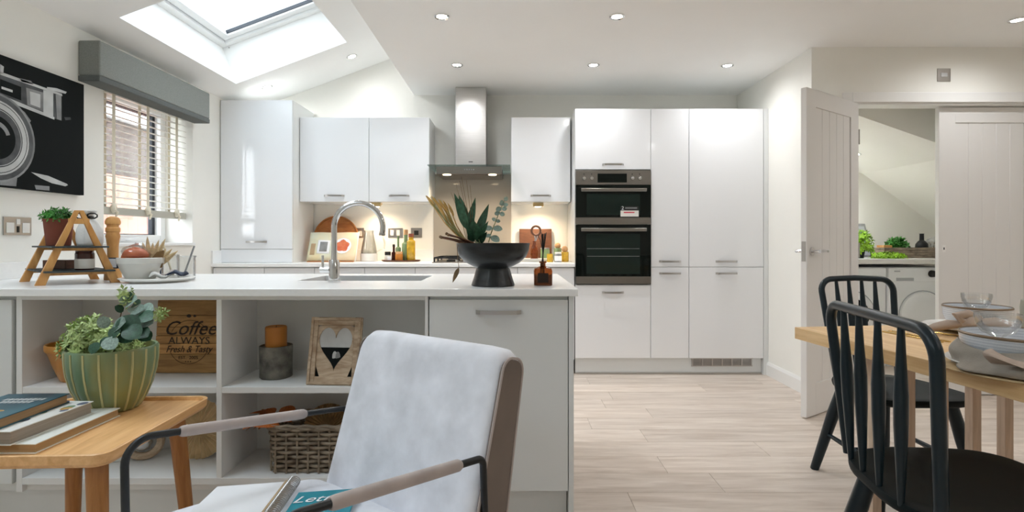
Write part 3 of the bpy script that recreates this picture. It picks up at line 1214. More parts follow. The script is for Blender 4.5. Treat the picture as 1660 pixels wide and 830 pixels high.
dbl = [(-.062, -.022, -.032, .016, 'white_ceramic', 'insert'), (.022, .062, -.032, .016, 'white_ceramic', 'insert'),
       (-.010, .010, .008, .034, 'white_ceramic', 'rocker'), (-.006, .006, -.03, .0, 'blackplastic', 'usb_port')]
plate('wall_socket', 'double brushed metal wall socket on the left wall under the camera picture', 'socket', (XL, 2.613, 1.134), (0, 1, 0), (1, 0, 0), .147, .087, dbl)
dbl2 = [(-.055, -.02, -.03, .016, 'white_ceramic', 'insert'), (.02, .055, -.03, .016, 'white_ceramic', 'insert'), (-.012, .012, .01, .032, 'blackplastic', 'rocker')]
plate('wall_socket', 'double metal socket behind the jug on the back wall', 'socket', ((577 - 830) / 180, YB, 1.135), (1, 0, 0), (0, -1, 0), .147, .087, dbl2)
plate('wall_socket', 'single metal switch plate left of the oil bottles', 'socket', ((641 - 830) / 180, YB, 1.135), (1, 0, 0), (0, -1, 0), .13, .087, [(-.045, -.015, -.025, .025, 'white_ceramic', 'rocker'), (.01, .04, -.025, .025, 'white_ceramic', 'rocker')])
plate('wall_socket', 'metal switch plate behind the oil bottles beside the splashback', 'socket', ((675 - 830) / 180, YB, 1.135), (1, 0, 0), (0, -1, 0), .10, .087, [(-.02, .02, -.02, .02, 'blackplastic', 'rocker')])
plate('wall_switch', 'square grey switch plate high above the utility doors', 'switch', ((1529 - 830) / 239, YU, CAMH + 268 / 239), (1, 0, 0), (0, -1, 0), .088, .088, [(-.022, .022, -.014, .014, 'plight', 'rocker')])

# ================================================================== PENINSULA
PF = 2.05     # cabinet fronts
PB = 2.93
tag(MB().box(XL + .005, .21, PF + .055, PB - .05, 0, .12).build('peninsula_plinth', 'gloss_warm', smooth=0), 'white recessed plinth under the peninsula', 'plinth')
tag(MB().box(.213, .232, PF, PB, 0, .857).build('end_panel', 'gloss_warm', bevel=.0015, smooth=0), 'white end panel closing the right side of the peninsula', 'panel')
cabinet('peninsula_cabinet', 'white peninsula cabinet with one tall door behind the grey armchair', -.313, .212, PF, PF + .30, .12, .857, [(.122, .845, .797, 'door')], m='gloss_warm')
cabinet('peninsula_cabinet', 'white peninsula cabinet at the far left behind the side table', XL + .004, -1.873, PF - .005, PF + .30, .12, .857, [(.15, .845, None, 'door')], m='gloss_warm')
su = thing('shelf_unit', 'white open shelf unit with four compartments facing the armchair', 'shelf unit', (-1.09, 2.2, .12))
SX0, SXM0, SXM1, SX1 = -1.862, -1.111, -1.091, -.315
SD = PF + .295


def sp(name, *a, m='matt_white'):
    return MB().box(*a).build(name, m, su, bevel=.0012, smooth=0)


sp('side_panel', SX0, SX0 + .022, PF, SD, .12, .857)
sp('side_panel', SX1 - .012, SX1, PF, SD, .12, .857)
sp('divider', SXM0, SXM1, PF + .001, SD - .008, .173, .842)
sp('top_rail', SX0 + .022, SX1 - .012, PF, SD, .842, .857)
sp('bottom_board', SX0 + .022, SX1 - .012, PF, SD, .148, .173)
sp('shelf', SX0 + .022, SXM0, PF + .002, SD - .008, .491, .514)
sp('shelf', SXM1, SX1 - .012, PF + .002, SD - .008, .491, .514)
sp('back_panel', SX0 + .022, SX1 - .012, SD - .008, SD, .173, .842, m='shelf_in')
sp('base_rail', SX0 + .022, SX1 - .012, PF + .02, SD, .12, .148)
# kitchen side of the peninsula
cabinet_y = PB
sk = thing('sink_cabinet', 'white base cabinets on the kitchen side of the peninsula', 'cabinet', (-1.0, 2.6, .12))
b = MB()
b.box(XL + .004, -1.0, PF + .302, PB - .021, .12, .857)
b.box(-.38, .212, PF + .302, PB - .021, .12, .857)
b.box(-1.0, -.38, PF + .302, PB - .021, .12, .66)
b.build('body', 'gloss_warm', sk, smooth=0)
for i in range(4):
    a, c = XL + .004 + i * .645, XL + .004 + (i + 1) * .645 - .003
    MB().box(a, c, PB - .02, PB - .001, .12, .852).build('door', 'gloss', sk, bevel=.002, smooth=0)
# peninsula worktop with the sink cut-out
pw = thing('peninsula_worktop', 'white quartz worktop of the peninsula', 'worktop', (-1.05, 2.49, .857))
HX0, HX1, HY0, HY1 = -.965, -.41, 2.45, 2.82
xs = [XL + .001, HX0, HX1, .247]
ysl = [2.03, HY0, HY1, 2.955]
vs, fs = [], []
for z in (.857, WT):
    for yy in ysl:
        for xx in xs:
            vs.append((xx, yy, z))
idx = lambda i, j, k: k * 16 + j * 4 + i
for i in range(3):
    for j in range(3):
        if (i, j) == (1, 1):
            continue
        fs.append((idx(i, j, 1), idx(i + 1, j, 1), idx(i + 1, j + 1, 1), idx(i, j + 1, 1)))
        fs.append((idx(i, j, 0), idx(i, j + 1, 0), idx(i + 1, j + 1, 0), idx(i + 1, j, 0)))
for i in range(3):
    fs.append((idx(i, 0, 0), idx(i + 1, 0, 0), idx(i + 1, 0, 1), idx(i, 0, 1)))
    fs.append((idx(i, 3, 0), idx(i, 3, 1), idx(i + 1, 3, 1), idx(i + 1, 3, 0)))
    fs.append((idx(0, i, 0), idx(0, i, 1), idx(0, i + 1, 1), idx(0, i + 1, 0)))
    fs.append((idx(3, i, 0), idx(3, i + 1, 0), idx(3, i + 1, 1), idx(3, i, 1)))
fs.append((idx(1, 1, 0), idx(1, 1, 1), idx(2, 1, 1), idx(2, 1, 0)))
fs.append((idx(1, 2, 0), idx(2, 2, 0), idx(2, 2, 1), idx(1, 2, 1)))
fs.append((idx(1, 1, 0), idx(1, 2, 0), idx(1, 2, 1), idx(1, 1, 1)))
fs.append((idx(2, 1, 0), idx(2, 1, 1), idx(2, 2, 1), idx(2, 2, 0)))
MB().add(vs, fs).build('slab', 'quartz', pw, bevel=.002, smooth=0)
MB().box(XL + .001, XL + .016, 2.05, 2.955, WT, WT + .078).build('upstand', 'quartz', pw, bevel=.002, smooth=0)

sk2 = thing('sink', 'stainless undermount sink set in the peninsula worktop', 'sink', (-.69, 2.63, .68))
a0, a1, b0, b1 = HX0 - .012, HX1 + .012, HY0 - .012, HY1 + .012
b = MB()
top = round_rect(a0, a1, b0, b1, .03, 4)
inn = round_rect(HX0 + .002, HX1 - .002, HY0 + .002, HY1 - .002, .03, 4)
bot = round_rect(HX0 + .015, HX1 - .015, HY0 + .015, HY1 - .015, .05, 4)
n = len(top)
vs = [(x, y, .856) for x, y in top] + [(x, y, .856) for x, y in inn] + [(x, y, .70) for x, y in bot] + [(-.69, 2.63, .692)]
fs = []
for k in range(n):
    l = (k + 1) % n
    fs += [(k, l, n + l, n + k), (n + k, n + l, 2 * n + l, 2 * n + k), (2 * n + k, 2 * n + l, 3 * n)]
b.add(vs, fs).build('basin', 'steelh', sk2, solid=.001)
MB().lathe([(.04, .0), (.04, .004), (.03, .006), (0, .004)], c=(-.69, 2.63, .6935), n=18).build('drain', 'chrome', sk2)

# tap
tx, ty = -.777, 2.385
tp = thing('kitchen_tap', 'tall chrome swan-neck mixer tap behind the sink edge', 'tap', (tx, ty, WT))
MB().lathe([(.026, 0), (.026, .006), (.023, .009), (.0225, .092), (.0205, .096), (.0, .097)], c=(tx, ty, WT), n=24).build('body', 'chrome', tp)
pts = [(tx, ty, WT + .09), (tx, ty, WT + .16)]
R, zc = .106, WT + .238
for i in range(0, 21):
    a = PI - (PI + .12) * i / 20
    pts.append((tx + R + R * math.cos(a), ty + .004 * i / 20, zc + R * math.sin(a)))
pts.append((pts[-1][0] - .002, ty + .004, pts[-1][2] - .014))
MB().tube(pts, .0125, 14).build('spout', 'chrome', tp, smooth=60)
MB().cyl((pts[-1][0], ty + .004, pts[-1][2] + .001), (pts[-1][0] - .001, ty + .004, pts[-1][2] - .010), .0135, n=14).build('aerator', 'nickel', tp)
b = MB()
b.cyl((tx - .02, ty, WT + .052), (tx - .06, ty, WT + .052), .013, n=14)
b.tube([(tx - .05, ty, WT + .06), (tx - .05, ty, WT + .115)], [.005, .006], 10)
b.build('lever', 'chrome', tp)

# ================================================================== LEFT WALL: pelmet, blind, picture
pv = thing('window_pelmet', 'grey fabric pelmet above the window blind', 'pelmet', (XL + .06, 3.52, 1.94))
PX, PY0, PY1 = -2.25, 2.98, 4.065
MB().box(XL + .001, PX, PY0, PY1, 1.968, 2.16).build('fabric_front', 'greyfab', pv, bevel=.008, seg=3, smooth=0)
MB().box(XL + .001, PX + .001, PY0 - .001, PY1 + .001, 1.936, 1.968).build('hem_band', 'greyfabd', pv, bevel=.005, smooth=0)

vb = thing('venetian_blind', 'white slatted venetian blind with cream tapes in the side window', 'blind', (-2.43, 3.61, 1.22))
BY0, BY1, BX = WY0 + .012, WY1 - .012, -2.435
b = MB()
nsl = 17
pitch = .0415
me = None
ztop = 1.93
ca, sa = math.cos(math.radians(-11)), math.sin(math.radians(-11))
sv = []
for (x, z) in ((-.025, 0), (-.012, .0035), (0, .0045), (.012, .0035), (.025, 0), (.025, -.0025), (0, .002), (-.025, -.0025)):
    sv.append((x * ca - z * sa, 0, x * sa + z * ca))
for i in range(nsl):
    z = 1.272 + .018 + i * pitch
    if me is None:
        o = MB().prism([(x, BY0, z_) for x, y, z_ in sv], (0, BY1 - BY0, 0)).build('slat', 'blind', vb, world=False)
        me = o.data
        for v_ in me.vertices:
            v_.co.y -= wloc(vb).y
        o.location = (BX + 2.43, 0, z - 1.22)
    else:
        mobj('slat', me, vb, Matrix.Translation(V(BX + 2.43, 0, z - 1.22)))
MB().box(BX - .026, BX + .026, BY0, BY1, 1.222, 1.268).build('bottom_rail', 'rail', vb, bevel=.004, smooth=0)
MB().box(BX - .028, BX + .028, BY0, BY1, 1.975, 2.029).build('head_rail', 'blind', vb, smooth=0)
for yy in (3.30, 3.61, 3.92):
    b = MB()
    b.box(BX + .0275, BX + .0285, yy - .014, yy + .014, 1.258, 1.985)
    b.box(BX - .0285, BX - .0275, yy - .014, yy + .014, 1.258, 1.985)
    tp_ = b.build('ladder_tape', 'tape', vb, smooth=0)
    rg = random.Random(int(yy * 100))
    b = MB()
    b.ball((BX + .036, yy - .012, 1.262), .018, 10, 8, (1, 1, 1.6), .12, 3)
    b.tube([(BX + .04, yy, 1.268), (BX + .046, yy - .02, 1.250), (BX + .044, yy + .008, 1.238), (BX + .04, yy, 1.205)], [.008, .009, .008, .006], 8)
    b.build('cord_knot', 'tape', tp_)

# canvas picture of a vintage camera
cv = thing('canvas_picture', 'large black and white canvas picture of a vintage camera', 'picture', (XL, 2.53, 1.317))
CY0, CY1, CZ0, CZ1 = 2.075, 2.985, 1.312, 1.917
CX = XL + .030
MB().box(XL + .001, CX, CY0, CY1, CZ0, CZ1).build('canvas', 'pblack', cv, bevel=.002, smooth=0)


def cp_(px, py):
    """photograph pixel -> point of the canvas plane"""
    Yc = CX * FPX / (px - 830)
    return (Yc, CAMH - (py - 390) / FPX * Yc)


def cpoly(px_pts, m, lvl):
    pts = [cp_(*p) for p in px_pts]
    pts = [(min(max(a, CY0 + .001), CY1 - .001), min(max(c, CZ0 + .001), CZ1 - .001)) for a, c in pts]
    MB().prism([(CX + lvl * .0003, a, c) for a, c in pts], (.0002, 0, 0)).build('print', m, cv, smooth=0)


def cring(cy, cz, r0, r1, m, lvl, n=40, a0=0, a1=2 * PI):
    b = MB()
    vs, fs = [], []
    for i in range(n + 1):
        a = a0 + (a1 - a0) * i / n
        for r in (r0, r1):
            yy = min(max(cy + r * math.cos(a), CY0 + .001), CY1 - .001)
            zz = min(max(cz + r * math.sin(a), CZ0 + .001), CZ1 - .001)
            vs.append((CX + lvl * .0003, yy, zz))
    for i in range(n):
        fs.append((2 * i, 2 * i + 1, 2 * i + 3, 2 * i + 2))
    b.add(vs, fs).build('print', m, cv, smooth=0)


cpoly([(0, 118), (36, 131), (100, 154), (100, 196), (88, 192), (70, 186), (0, 160)], 'pgrey', 1)
cpoly([(0, 116), (100, 152), (101, 156), (0, 121)], 'plight', 2)
cpoly([(0, 153), (70, 182), (88, 190), (88, 194), (70, 187), (0, 160)], 'plight', 2)
cpoly([(0, 128), (34, 141), (34, 163), (0, 150)], 'pblack', 3)
cpoly([(2, 140), (20, 146), (20, 150), (2, 144)], 'plight', 4)
cpoly([(42, 142), (70, 150), (70, 181), (44, 170)], 'pmid', 3)
cpoly([(48, 148), (65, 153), (65, 175), (49, 169)], 'plight', 4)
cpoly([(70, 146), (86, 150), (86, 191), (70, 186)], 'plight', 3)
cpoly([(90, 153), (99, 155), (99, 195), (92, 193)], 'pmid', 3)
cpoly([(76, 141), (92, 143), (108, 149), (106, 152), (90, 148), (76, 144)], 'plight', 2)
cpoly([(32, 127), (50, 131), (54, 137), (34, 132)], 'pmid', 2)
cpoly([(0, 104), (6, 108), (5, 120), (0, 118)], 'plight', 2)
cpoly([(2, 168), (26, 170), (40, 182), (50, 196), (48, 199), (34, 188), (20, 178), (2, 172)], 'pmid', 2)
cpoly([(104, 190), (114, 190), (115, 194), (106, 195)], 'pgrey', 2)
cpoly([(50, 279), (78, 285), (108, 298), (110, 300), (106, 302), (84, 297), (66, 289)], 'plight', 2)
cpoly([(0, 290), (28, 285), (26, 302), (0, 300)], 'pmid', 2)
cpoly([(56, 300), (80, 302), (80, 309), (58, 307)], 'pmid', 2)
lc = cp_(-8, 222)
cring(lc[0], lc[1], .0, .205, 'pgrey', 5)
cring(lc[0], lc[1], .195, .205, 'pmid', 6)
cring(lc[0], lc[1], .137, .172, 'plight', 6)
cring(lc[0], lc[1], .160, .163, 'pblack', 7)
cring(lc[0], lc[1], .10, .137, 'pgrey', 7)
cring(lc[0], lc[1], .128, .131, 'plight', 8)
cring(lc[0], lc[1], .0, .10, 'pblack', 6)
cring(lc[0], lc[1], .055, .075, 'pmid', 7, a0=.3, a1=2.2)

# ================================================================== ON THE PENINSULA
# A-frame display stand
fl_, fr_ = V(-1.886, 2.18, WT), V(-1.70, 2.34, WT)
off = V(-.245, .205, 0)
af = thing('display_stand', 'wooden A-frame stand with two slate shelves on the peninsula', 'display stand', (-1.92, 2.36, WT))
apex = (fl_ + fr_) / 2 + V(0, 0, .305)
dirx = (fr_ - fl_).normalized()
for k in range(2):
    o_ = off * k
    for s, foot in ((-1, fl_), (1, fr_)):
        p0 = foot + o_ + V(0, 0, .0)
        p1 = apex + o_ + dirx * s * .006
        b = MB()
        wdt = .0165
        nn = off.normalized() * .009
        q = []
        for p, ww in ((p0, wdt), (p1, wdt * .5)):
            for a, c in ((-1, -1), (1, -1), (1, 1), (-1, 1)):
                q.append(p + dirx * a * ww + nn * c)
        b.hexa(q)
        b.build('leg', 'ash', af, bevel=.0015, smooth=0)
    cc = apex + o_ - V(0, 0, .045)
    b = MB()
    b.bar(cc - dirx * .035, cc + dirx * .035, .016, .022, (off.normalized()))
    b.build('crosspiece', 'ash', af, bevel=.001, smooth=0)


def shelf_slab(z, half, name):
    b = MB()
    f0 = (z - WT) / .305
    hw = (fr_ - fl_).length / 2 * (1 - f0) + half
    c0 = (fl_ + fr_) / 2
    a = c0 - dirx * hw - off * .12
    d = c0 + dirx * hw - off * .12
    q = []
    for zz in (z, z + .007):
        for p in (a, d, d + off * 1.24, a + off * 1.24):
            q.append(V(p.x, p.y, zz))
    b.hexa(q)
    return b.build(name, 'slate', af, bevel=.001, smooth=0)


shelf_slab(WT + .05, .012, 'shelf')
shelf_slab(WT + .150, .03, 'shelf')
for z in (WT + .044, WT + .144):
    b = MB()
    f0 = (z - WT) / .305
    c0 = (fl_ + fr_) / 2
    hw = (fr_ - fl_).length / 2 * (1 - f0)
    for k in (.02, .98):
        b = MB()
        b.bar(c0 + off * k - dirx * hw + V(0, 0, z - WT), c0 + off * k + dirx * hw + V(0, 0, z - WT), .012, .012, off.normalized())
        b.build('shelf_support', 'ash', af, smooth=0)


def bush(name, parent, c, rx, ry, rz, n, size, m, seed=1, stars=4, lo=-.1):
    rg = random.Random(seed)
    b = MB()
    c = Vector(c)
    for _ in range(n):
        while True:
            p = V(rg.gauss(0, 1), rg.gauss(0, 1), rg.gauss(0, 1))
            if p.length > 1e-3:
                p.normalize()
                if p.z > lo:
                    break
        rad = rg.uniform(.55, 1.0)
        pos = c + V(p.x * rx, p.y * ry, p.z * rz) * rad
        nrm = (p + V(rg.uniform(-.5, .5), rg.uniform(-.5, .5), rg.uniform(-.2, .6))).normalized()
        t1 = nrm.orthogonal().normalized()
        t2 = nrm.cross(t1)
        a0 = rg.uniform(0, 6)
        for k in range(stars):
            a = a0 + 2 * PI * k / stars
            d = (t1 * math.cos(a) + t2 * math.sin(a))
            s_ = nrm.cross(d)
            L = size * rg.uniform(.7, 1.2)
            tip = pos + d * L + nrm * L * .35
            midp = pos + d * L * .55 + nrm * L * .12
            b.add([pos, midp + s_ * L * .24, tip, midp - s_ * L * .24], [(0, 1, 2, 3)])
    return b.build(name, m, parent, smooth=0, kind='stuff')


def stems(parent, base, tips, r, m, name='stem'):
    b = MB()
    base = Vector(base)
    for t in tips:
        t = Vector(t)
        mid = (base + t) / 2 + V(0, 0, (t - base).length * .08)
        b.tube([base, mid, t], [r, r * .8, r * .5], 5)
    return b.build(name, m, parent)


# terracotta pot of herbs on the stand
ZS = WT + .157
pc = V(-1.985, 2.39, ZS)
hp = thing('herb_pot', 'terracotta pot of curly green herbs on the A-frame stand', 'potted plant', pc)
MB().lathe([(.040, 0), (.043, .002), (.053, .105), (.055, .112), (.055, .118), (.050, .118), (.047, .108), (0, .106)], c=pc, n=28).build('pot', 'terracotta', hp)
bush('foliage', hp, pc + V(0, 0, .120), .068, .06, .045, 130, .018, 'herb', 5)
stems(hp, pc + V(0, 0, .107), [pc + V(-.075, -.01, .125), pc + V(.03, -.03, .16), pc + V(-.01, .02, .165), pc + V(.04, .02, .15)], .002, 'herb')

# gift bag with black ribbon
gc = V(-1.845, 2.385, ZS)
gb = thing('cloth_bag', 'small white cloth bag tied with black ribbon on the stand', 'bag', gc)
rg = random.Random(4)


def bagf(u, v):
    a = 2 * PI * u
    prof = [(.046, 0), (.05, .03), (.046, .07), (.03, .105), (.012, .125), (.02, .14), (.028, .155)]
    i = min(int(v * 6), 5)
    f = v * 6 - i
    r = prof[i][0] * (1 - f) + prof[i + 1][0] * f
    z = prof[i][1] * (1 - f) + prof[i + 1][1] * f
    r *= 1 + .10 * math.sin(5 * a + 3 * v) + .05 * math.sin(9 * a)
    return gc + V(r * math.cos(a) * 1.0, r * math.sin(a) * .75, z)


MB().grid(bagf, 30, 14, True).build('bag', 'cloth', gb, smooth=60, solid=.0015)
b = MB()
zk = gc + V(0, 0, .126)
b.tube([zk + V(.014 * math.cos(a), .011 * math.sin(a), 0) for a in [i * PI / 6 for i in range(12)]], .004, 6, closed=True)
for s in (-1, 1):
    lp = [zk + V(0, -.012, 0)]
    for i in range(1, 9):
        a = i / 9 * 2 * PI
        lp.append(zk + V(s * (.024 - .024 * math.cos(a)), -.018, .012 * math.sin(a) + .004))
    lp.append(zk + V(0, -.012, 0))
    b.tube(lp, .003, 6)
b.build('ribbon', 'blackplastic', gb)


def jar(name, label, cat, c, r, h, m, lidm=None, lidh=.012, lab=None, neck=None, group=None, n=22):
    c = Vector(c)
    t = thing(name, label, cat, c, group=group)
    if neck:
        nr, nz = neck
        prof = [(r * .93, 0), (r, .004), (r, nz * h), (r * .92, nz * h + .008), (nr, nz * h + (r - nr) * 1.1), (nr, h), (nr * 1.15, h), (nr * 1.15, h + .004), (0, h + .004)]
    else:
        prof = [(r * .93, 0), (r, .004), (r, h - .008), (r * .9, h), (0, h)]
    MB().lathe(prof, c=c, n=n).build('body', m, t)
    if lidm:
        lr = (neck[0] * 1.1 if neck else r * .95)
        z0 = h + (.004 if neck else 0)
        MB().lathe([(lr, 0), (lr, lidh * .8), (lr * .9, lidh), (0, lidh)], c=c + V(0, 0, z0), n=n).build('lid', lidm, t)
    if lab:
        z0, z1, lm = lab
        MB().lathe([(r * 1.0 + .0004, z0 * h), (r + .0008, z0 * h), (r + .0008, z1 * h), (r + .0004, z1 * h)], c=c, n=n, caps=False).build('label', lm, t)
    return t


ZL = WT + .057
jar('jam_jar', 'dark red jam jar with pale label on the lower slate shelf', 'jar', (-1.80, 2.30, ZL), .034, .075, 'jam', 'jam', .016, (.08, .62, 'label'))
tag(MB().box(-2.03, -1.93, 2.36, 2.42, ZL, ZL + .038).build('wooden_box', 'walnut', bevel=.002, smooth=0), 'small brown wooden box on the lower slate shelf', 'box')
bk = thing('framed_card', 'small dark framed white card leaning on the lower shelf', 'card', (-1.755, 2.405, ZL))
MB().box(-1.79, -1.735, 2.402, 2.408, ZL, ZL + .048).build('frame', 'navy', bk, smooth=0)
MB().box(-1.785, -1.740, 2.4005, 2.402, ZL + .005, ZL + .043).build('card', 'white', bk, smooth=0)

# pepper mill
pm = V(-1.835, 2.51, WT)
mill = thing('pepper_mill', 'turned wooden pepper mill behind the A-frame stand', 'pepper mill', pm)
MB().lathe([(.034, 0), (.035, .006), (.033, .03), (.027, .06), (.022, .11), (.022, .15), (.026, .185), (.029, .20), (.026, .212), (.026, .218)], c=pm, n=24).build('body', 'ash', mill)
MB().lathe([(.026, .218), (.029, .222), (.029, .236), (.024, .242), (.024, .250), (.030, .256), (.031, .268), (.024, .284), (.012, .290), (0, .291)], c=pm, n=24).build('head', 'ash', mill)
tag(MB().lathe([(.055, 0), (.057, .004), (.057, .09), (.053, .094), (0, .094)], c=(-1.85, 2.70, WT), n=24).build('copper_canister', 'copper'), 'low copper canister behind the pepper mill', 'canister')

# white plate with bowl, loaf, palm, jars and cloth
plc = V(-1.548, 2.385, WT)
MBp = MB().lathe([(.10, 0), (.102, .003), (.132, .010), (.143, .016), (.144, .020), (.139, .021), (.124, .016), (.10, .012), (0, .011)], c=plc, n=40)
tag(MBp.build('serving_plate', 'white_ceramic'), 'large white serving plate on the peninsula under the bowl', 'plate')
bc = V(-1.622, 2.385, WT + .012)
tag(MB().lathe([(.052, 0), (.056, .003), (.076, .045), (.084, .066), (.086, .068), (.088, .070), (.089, .092), (.086, .094), (.083, .092), (.081, .07), (.05, .012), (0, .01)], c=bc, n=36).build('mixing_bowl', 'grey_ceramic'),
    'pale grey mixing bowl with thick rim on the white plate', 'bowl')
lf = thing('bread_loaf', 'orange crusted loaf in clear wrap sticking out of the grey bowl', 'bread', bc + V(-.01, 0, .03))
MB().ball(bc + V(-.012, -.02, .102), .043, 18, 12, (1.25, .9, .82), .13, 4).build('loaf', 'salmon', lf, smooth=60)
MB().ball(bc + V(-.012, -.02, .108), .050, 14, 10, (1.12, .9, .85), .22, 9).build('clear_wrap', 'glass', lf, smooth=60)
b = MB()
fan = thing('dried_palm_fan', 'dried beige palm leaf fan standing in the grey bowl', 'dried leaf', bc + V(.02, .035, .03))
frond = None
for i in range(11):
    a = math.radians(-50 + i * 10)
    L = .150 + .02 * math.sin(i * 2.1) - abs(i - 5) * .004
    if frond is None:
        vs = [(-.006, 0, 0), (0, 0, .003), (.006, 0, 0), (-.0125, .6, 0), (0, .6, .006), (.0125, .6, 0), (-.006, .86, -.002), (0, .86, .003), (.006, .86, -.002), (0, 1, -.004)]
        fs = [(0, 1, 4, 3), (1, 2, 5, 4), (3, 4, 7, 6), (4, 5, 8, 7), (6, 7, 9), (7, 8, 9)]
        frond = new_mesh('frond', vs, fs, 'palm', False)
    mobj('frond', frond, fan, frame_mtx(V(0, 0, 0), (math.sin(a), .10, math.cos(a)), (0, -1, 0), (1, L, 1)))
MB().prism([bc + V(.03, .01, .04), bc + V(.085, .012, .05), bc + V(.09, .016, .125), bc + V(.06, .016, .118), bc + V(.025, .014, .075)], (0, .004, 0)).build('trimmed_leaf', 'palmd', fan, smooth=0)


def tumbler(label, c, r, h, spoon):
    c = Vector(c)
    t = thing('glass_jar', label, 'jar', c)
    MB().lathe([(r * .92, 0), (r * .98, .003), (r, h * .8), (r * .96, h * .86), (r * 1.04, h), (r * .99, h), (r * .92, h * .86), (r * .93, .006), (0, .006)], c=c, n=24).build('glass', 'glass', t)
    MB().lathe([(r * 1.05, h - .006), (r * 1.09, h - .003), (r * 1.05, h)], c=c, n=24, caps=False).build('rim', 'glass', t)
    sp_ = thing(spoon[0], spoon[1], 'spoon', c + V(0, 0, .008))
    b = MB()
    p0, p1 = c + V(-r * .4 * spoon[2], 0, .010), c + V(r * .9 * spoon[2], .004, h + .045)
    b.bar(p0, p1, .009, .004, (0, 1, 0))
    b.ball(p0 + (p1 - p0) * .08, .012, 10, 6, (.8, .5, 1.3))
    b.build('handle', spoon[3], sp_)
    return t


tumbler('clear glass jar holding a cream spoon beside the grey bowl', (-1.585, 2.53, WT), .036, .115, ('serving_spoon', 'cream spoon standing in the left glass jar', -1, 'cream'))
tumbler('clear glass jar holding a grey spoon, rightmost on the left counter', (-1.497, 2.51, WT), .038, .110, ('serving_spoon', 'grey spoon leaning in the right glass jar', 1, 'pmid'))
tag(MB().bar((-1.64, 2.555, WT + .0), (-1.64, 2.555, WT + .135), .012, .010).build('dark_spatula_handle', 'navy', smooth=0), 'narrow dark upright handle between the bowl and glass jars', 'utensil')


def napf(u, v):
    x = -1.555 + .125 * u
    y = 2.34 + .075 * v
    z = WT + .019 + .010 + .008 * math.sin(u * 9 + v * 4) + .007 * math.sin(v * 7 + u * 3) + .008 * u
    return V(x, y, z - .006 * (abs(2 * v - 1) ** 3))


nap = thing('folded_napkin', 'folded white and dark napkin on the edge of the white plate', 'napkin', (-1.45, 2.37, WT + .02))
MB().grid(lambda u, v: napf(u * .62, v), 12, 10).build('white_fold', 'cloth', nap, solid=.006, smooth=60)
MB().grid(lambda u, v: napf(.55 + u * .45, v) + V(0, 0, .004), 10, 10).build('dark_fold', 'navy', nap, solid=.007, smooth=60)
MB().grid(lambda u, v: napf(.4 + u * .2, v) + V(0, 0, .007), 6, 8).build('pink_fold', 'sleeve', nap, solid=.004, smooth=60)

# black footed bowl with foliage
kc = V(-.076, 2.185, WT)
tag(MB().lathe([(.083, 0), (.087, .003), (.085, .010), (.078, .03), (.069, .062), (.066, .070), (.072, .074), (.108, .092), (.132, .115), (.144, .142), (.147, .166), (.1465, .170), (.142, .170), (.138, .150), (.12, .115), (.06, .085), (0, .082)], c=kc, n=48).build('footed_bowl', 'blackceramic', smooth=50),
    'large black footed stoneware bowl on the peninsula', 'bowl')
YP = 2.185
lance = leaf_mesh('lance_leaf', 'lance', 'lance', .12, .25, 9)
rnd_l = leaf_mesh('round_leaf', 'euca', 'round', .1, .15)
base = kc + V(-.03, 0, .10)
lt = thing('leaf_spray', 'spray of dark green pointed leaves in the black bowl', 'foliage', base)
for (bx_, by_, tx_, ty_, dy, wdt) in ((757, 372, 737, 313, -.02, 1.3), (758, 368, 744, 314, .02, 1.4), (759, 374, 771, 320, 0, 1.25), (772, 382, 793, 330, .01, 1.35),
                                      (775, 388, 791, 360, -.04, 1.5), (768, 392, 757, 366, -.05, 1.9), (778, 393, 770, 360, -.05, 2.2), (762, 394, 768, 350, -.02, 1.6), (776, 394, 788, 378, -.06, 2.0)):
    p0, p1 = at(bx_, by_, YP), at(tx_, ty_, YP + dy)
    d = p1 - p0
    L = d.length
    mobj('leaf', lance, lt, frame_mtx(p0 - base, d, (.15, -1, .1), (L * wdt * .55, L, L)))
stems(lt, base + V(0, 0, -.012), [at(758, 372, YP), at(772, 380, YP), at(760, 368, YP), at(776, 388, YP - .03)], .003, 'greenstem')
wi = thing('grass_wisp', 'thin upright grass wisps rising from the black bowl', 'dried grass', base)
b = MB()
for (x0, x1, y1) in ((758, 739, 298), (760, 745, 293), (761, 748, 286), (763, 756, 292), (764, 762, 300), (757, 731, 312)):
    p0, p1 = at(x0, 392, YP), at(x1, y1, YP)
    mid = at((x0 + x1) / 2 + 3, (392 + y1) / 2, YP)
    b.tube([p0, mid, p1], [.0012, .001, .0005], 4)
b.build('blades', 'stem', wi, smooth=0)
dg_ = thing('dried_grass', 'dried golden grass bunch leaning left out of the black bowl', 'dried grass', base + V(-.02, 0, 0))
rg = random.Random(9)
for i in range(20):
    x1 = 692 + rg.uniform(0, 36)
    y1 = 316 + (x1 - 692) * .55 + rg.uniform(-5, 16)
    p0, p1 = at(753 + rg.uniform(-3, 6), 392, YP + rg.uniform(-.02, .02)), at(x1, y1, YP + rg.uniform(-.04, .03))
    mid = (p0 + p1) / 2 + V(-.004, 0, -.008)
    MB().tube([p0, mid, p1], [.0026, .0022, .0014], 5).build('stalk', 'strawg' if i % 2 else 'straw', dg_)
    if i % 2 == 0:
        d = (p1 - p0).normalized()
        MB().tube([p1 - d * .045, p1 - d * .025, p1 - d * .008, p1 + d * .01], [.0015, .0055, .005, .0008], 6).build('ear', 'straw', dg_)
eu_ = thing('eucalyptus_stem', 'grey-green eucalyptus stem at the right of the black bowl', 'foliage', base + V(.06, 0, 0))
sp_pts = [at(792, 393, YP), at(796, 378, YP), at(803, 360, YP), at(810, 343, YP), at(819, 322, YP)]
MB().tube(sp_pts, [.0022, .002, .0018, .0015, .001], 6).build('stem', 'greenstem', eu_)
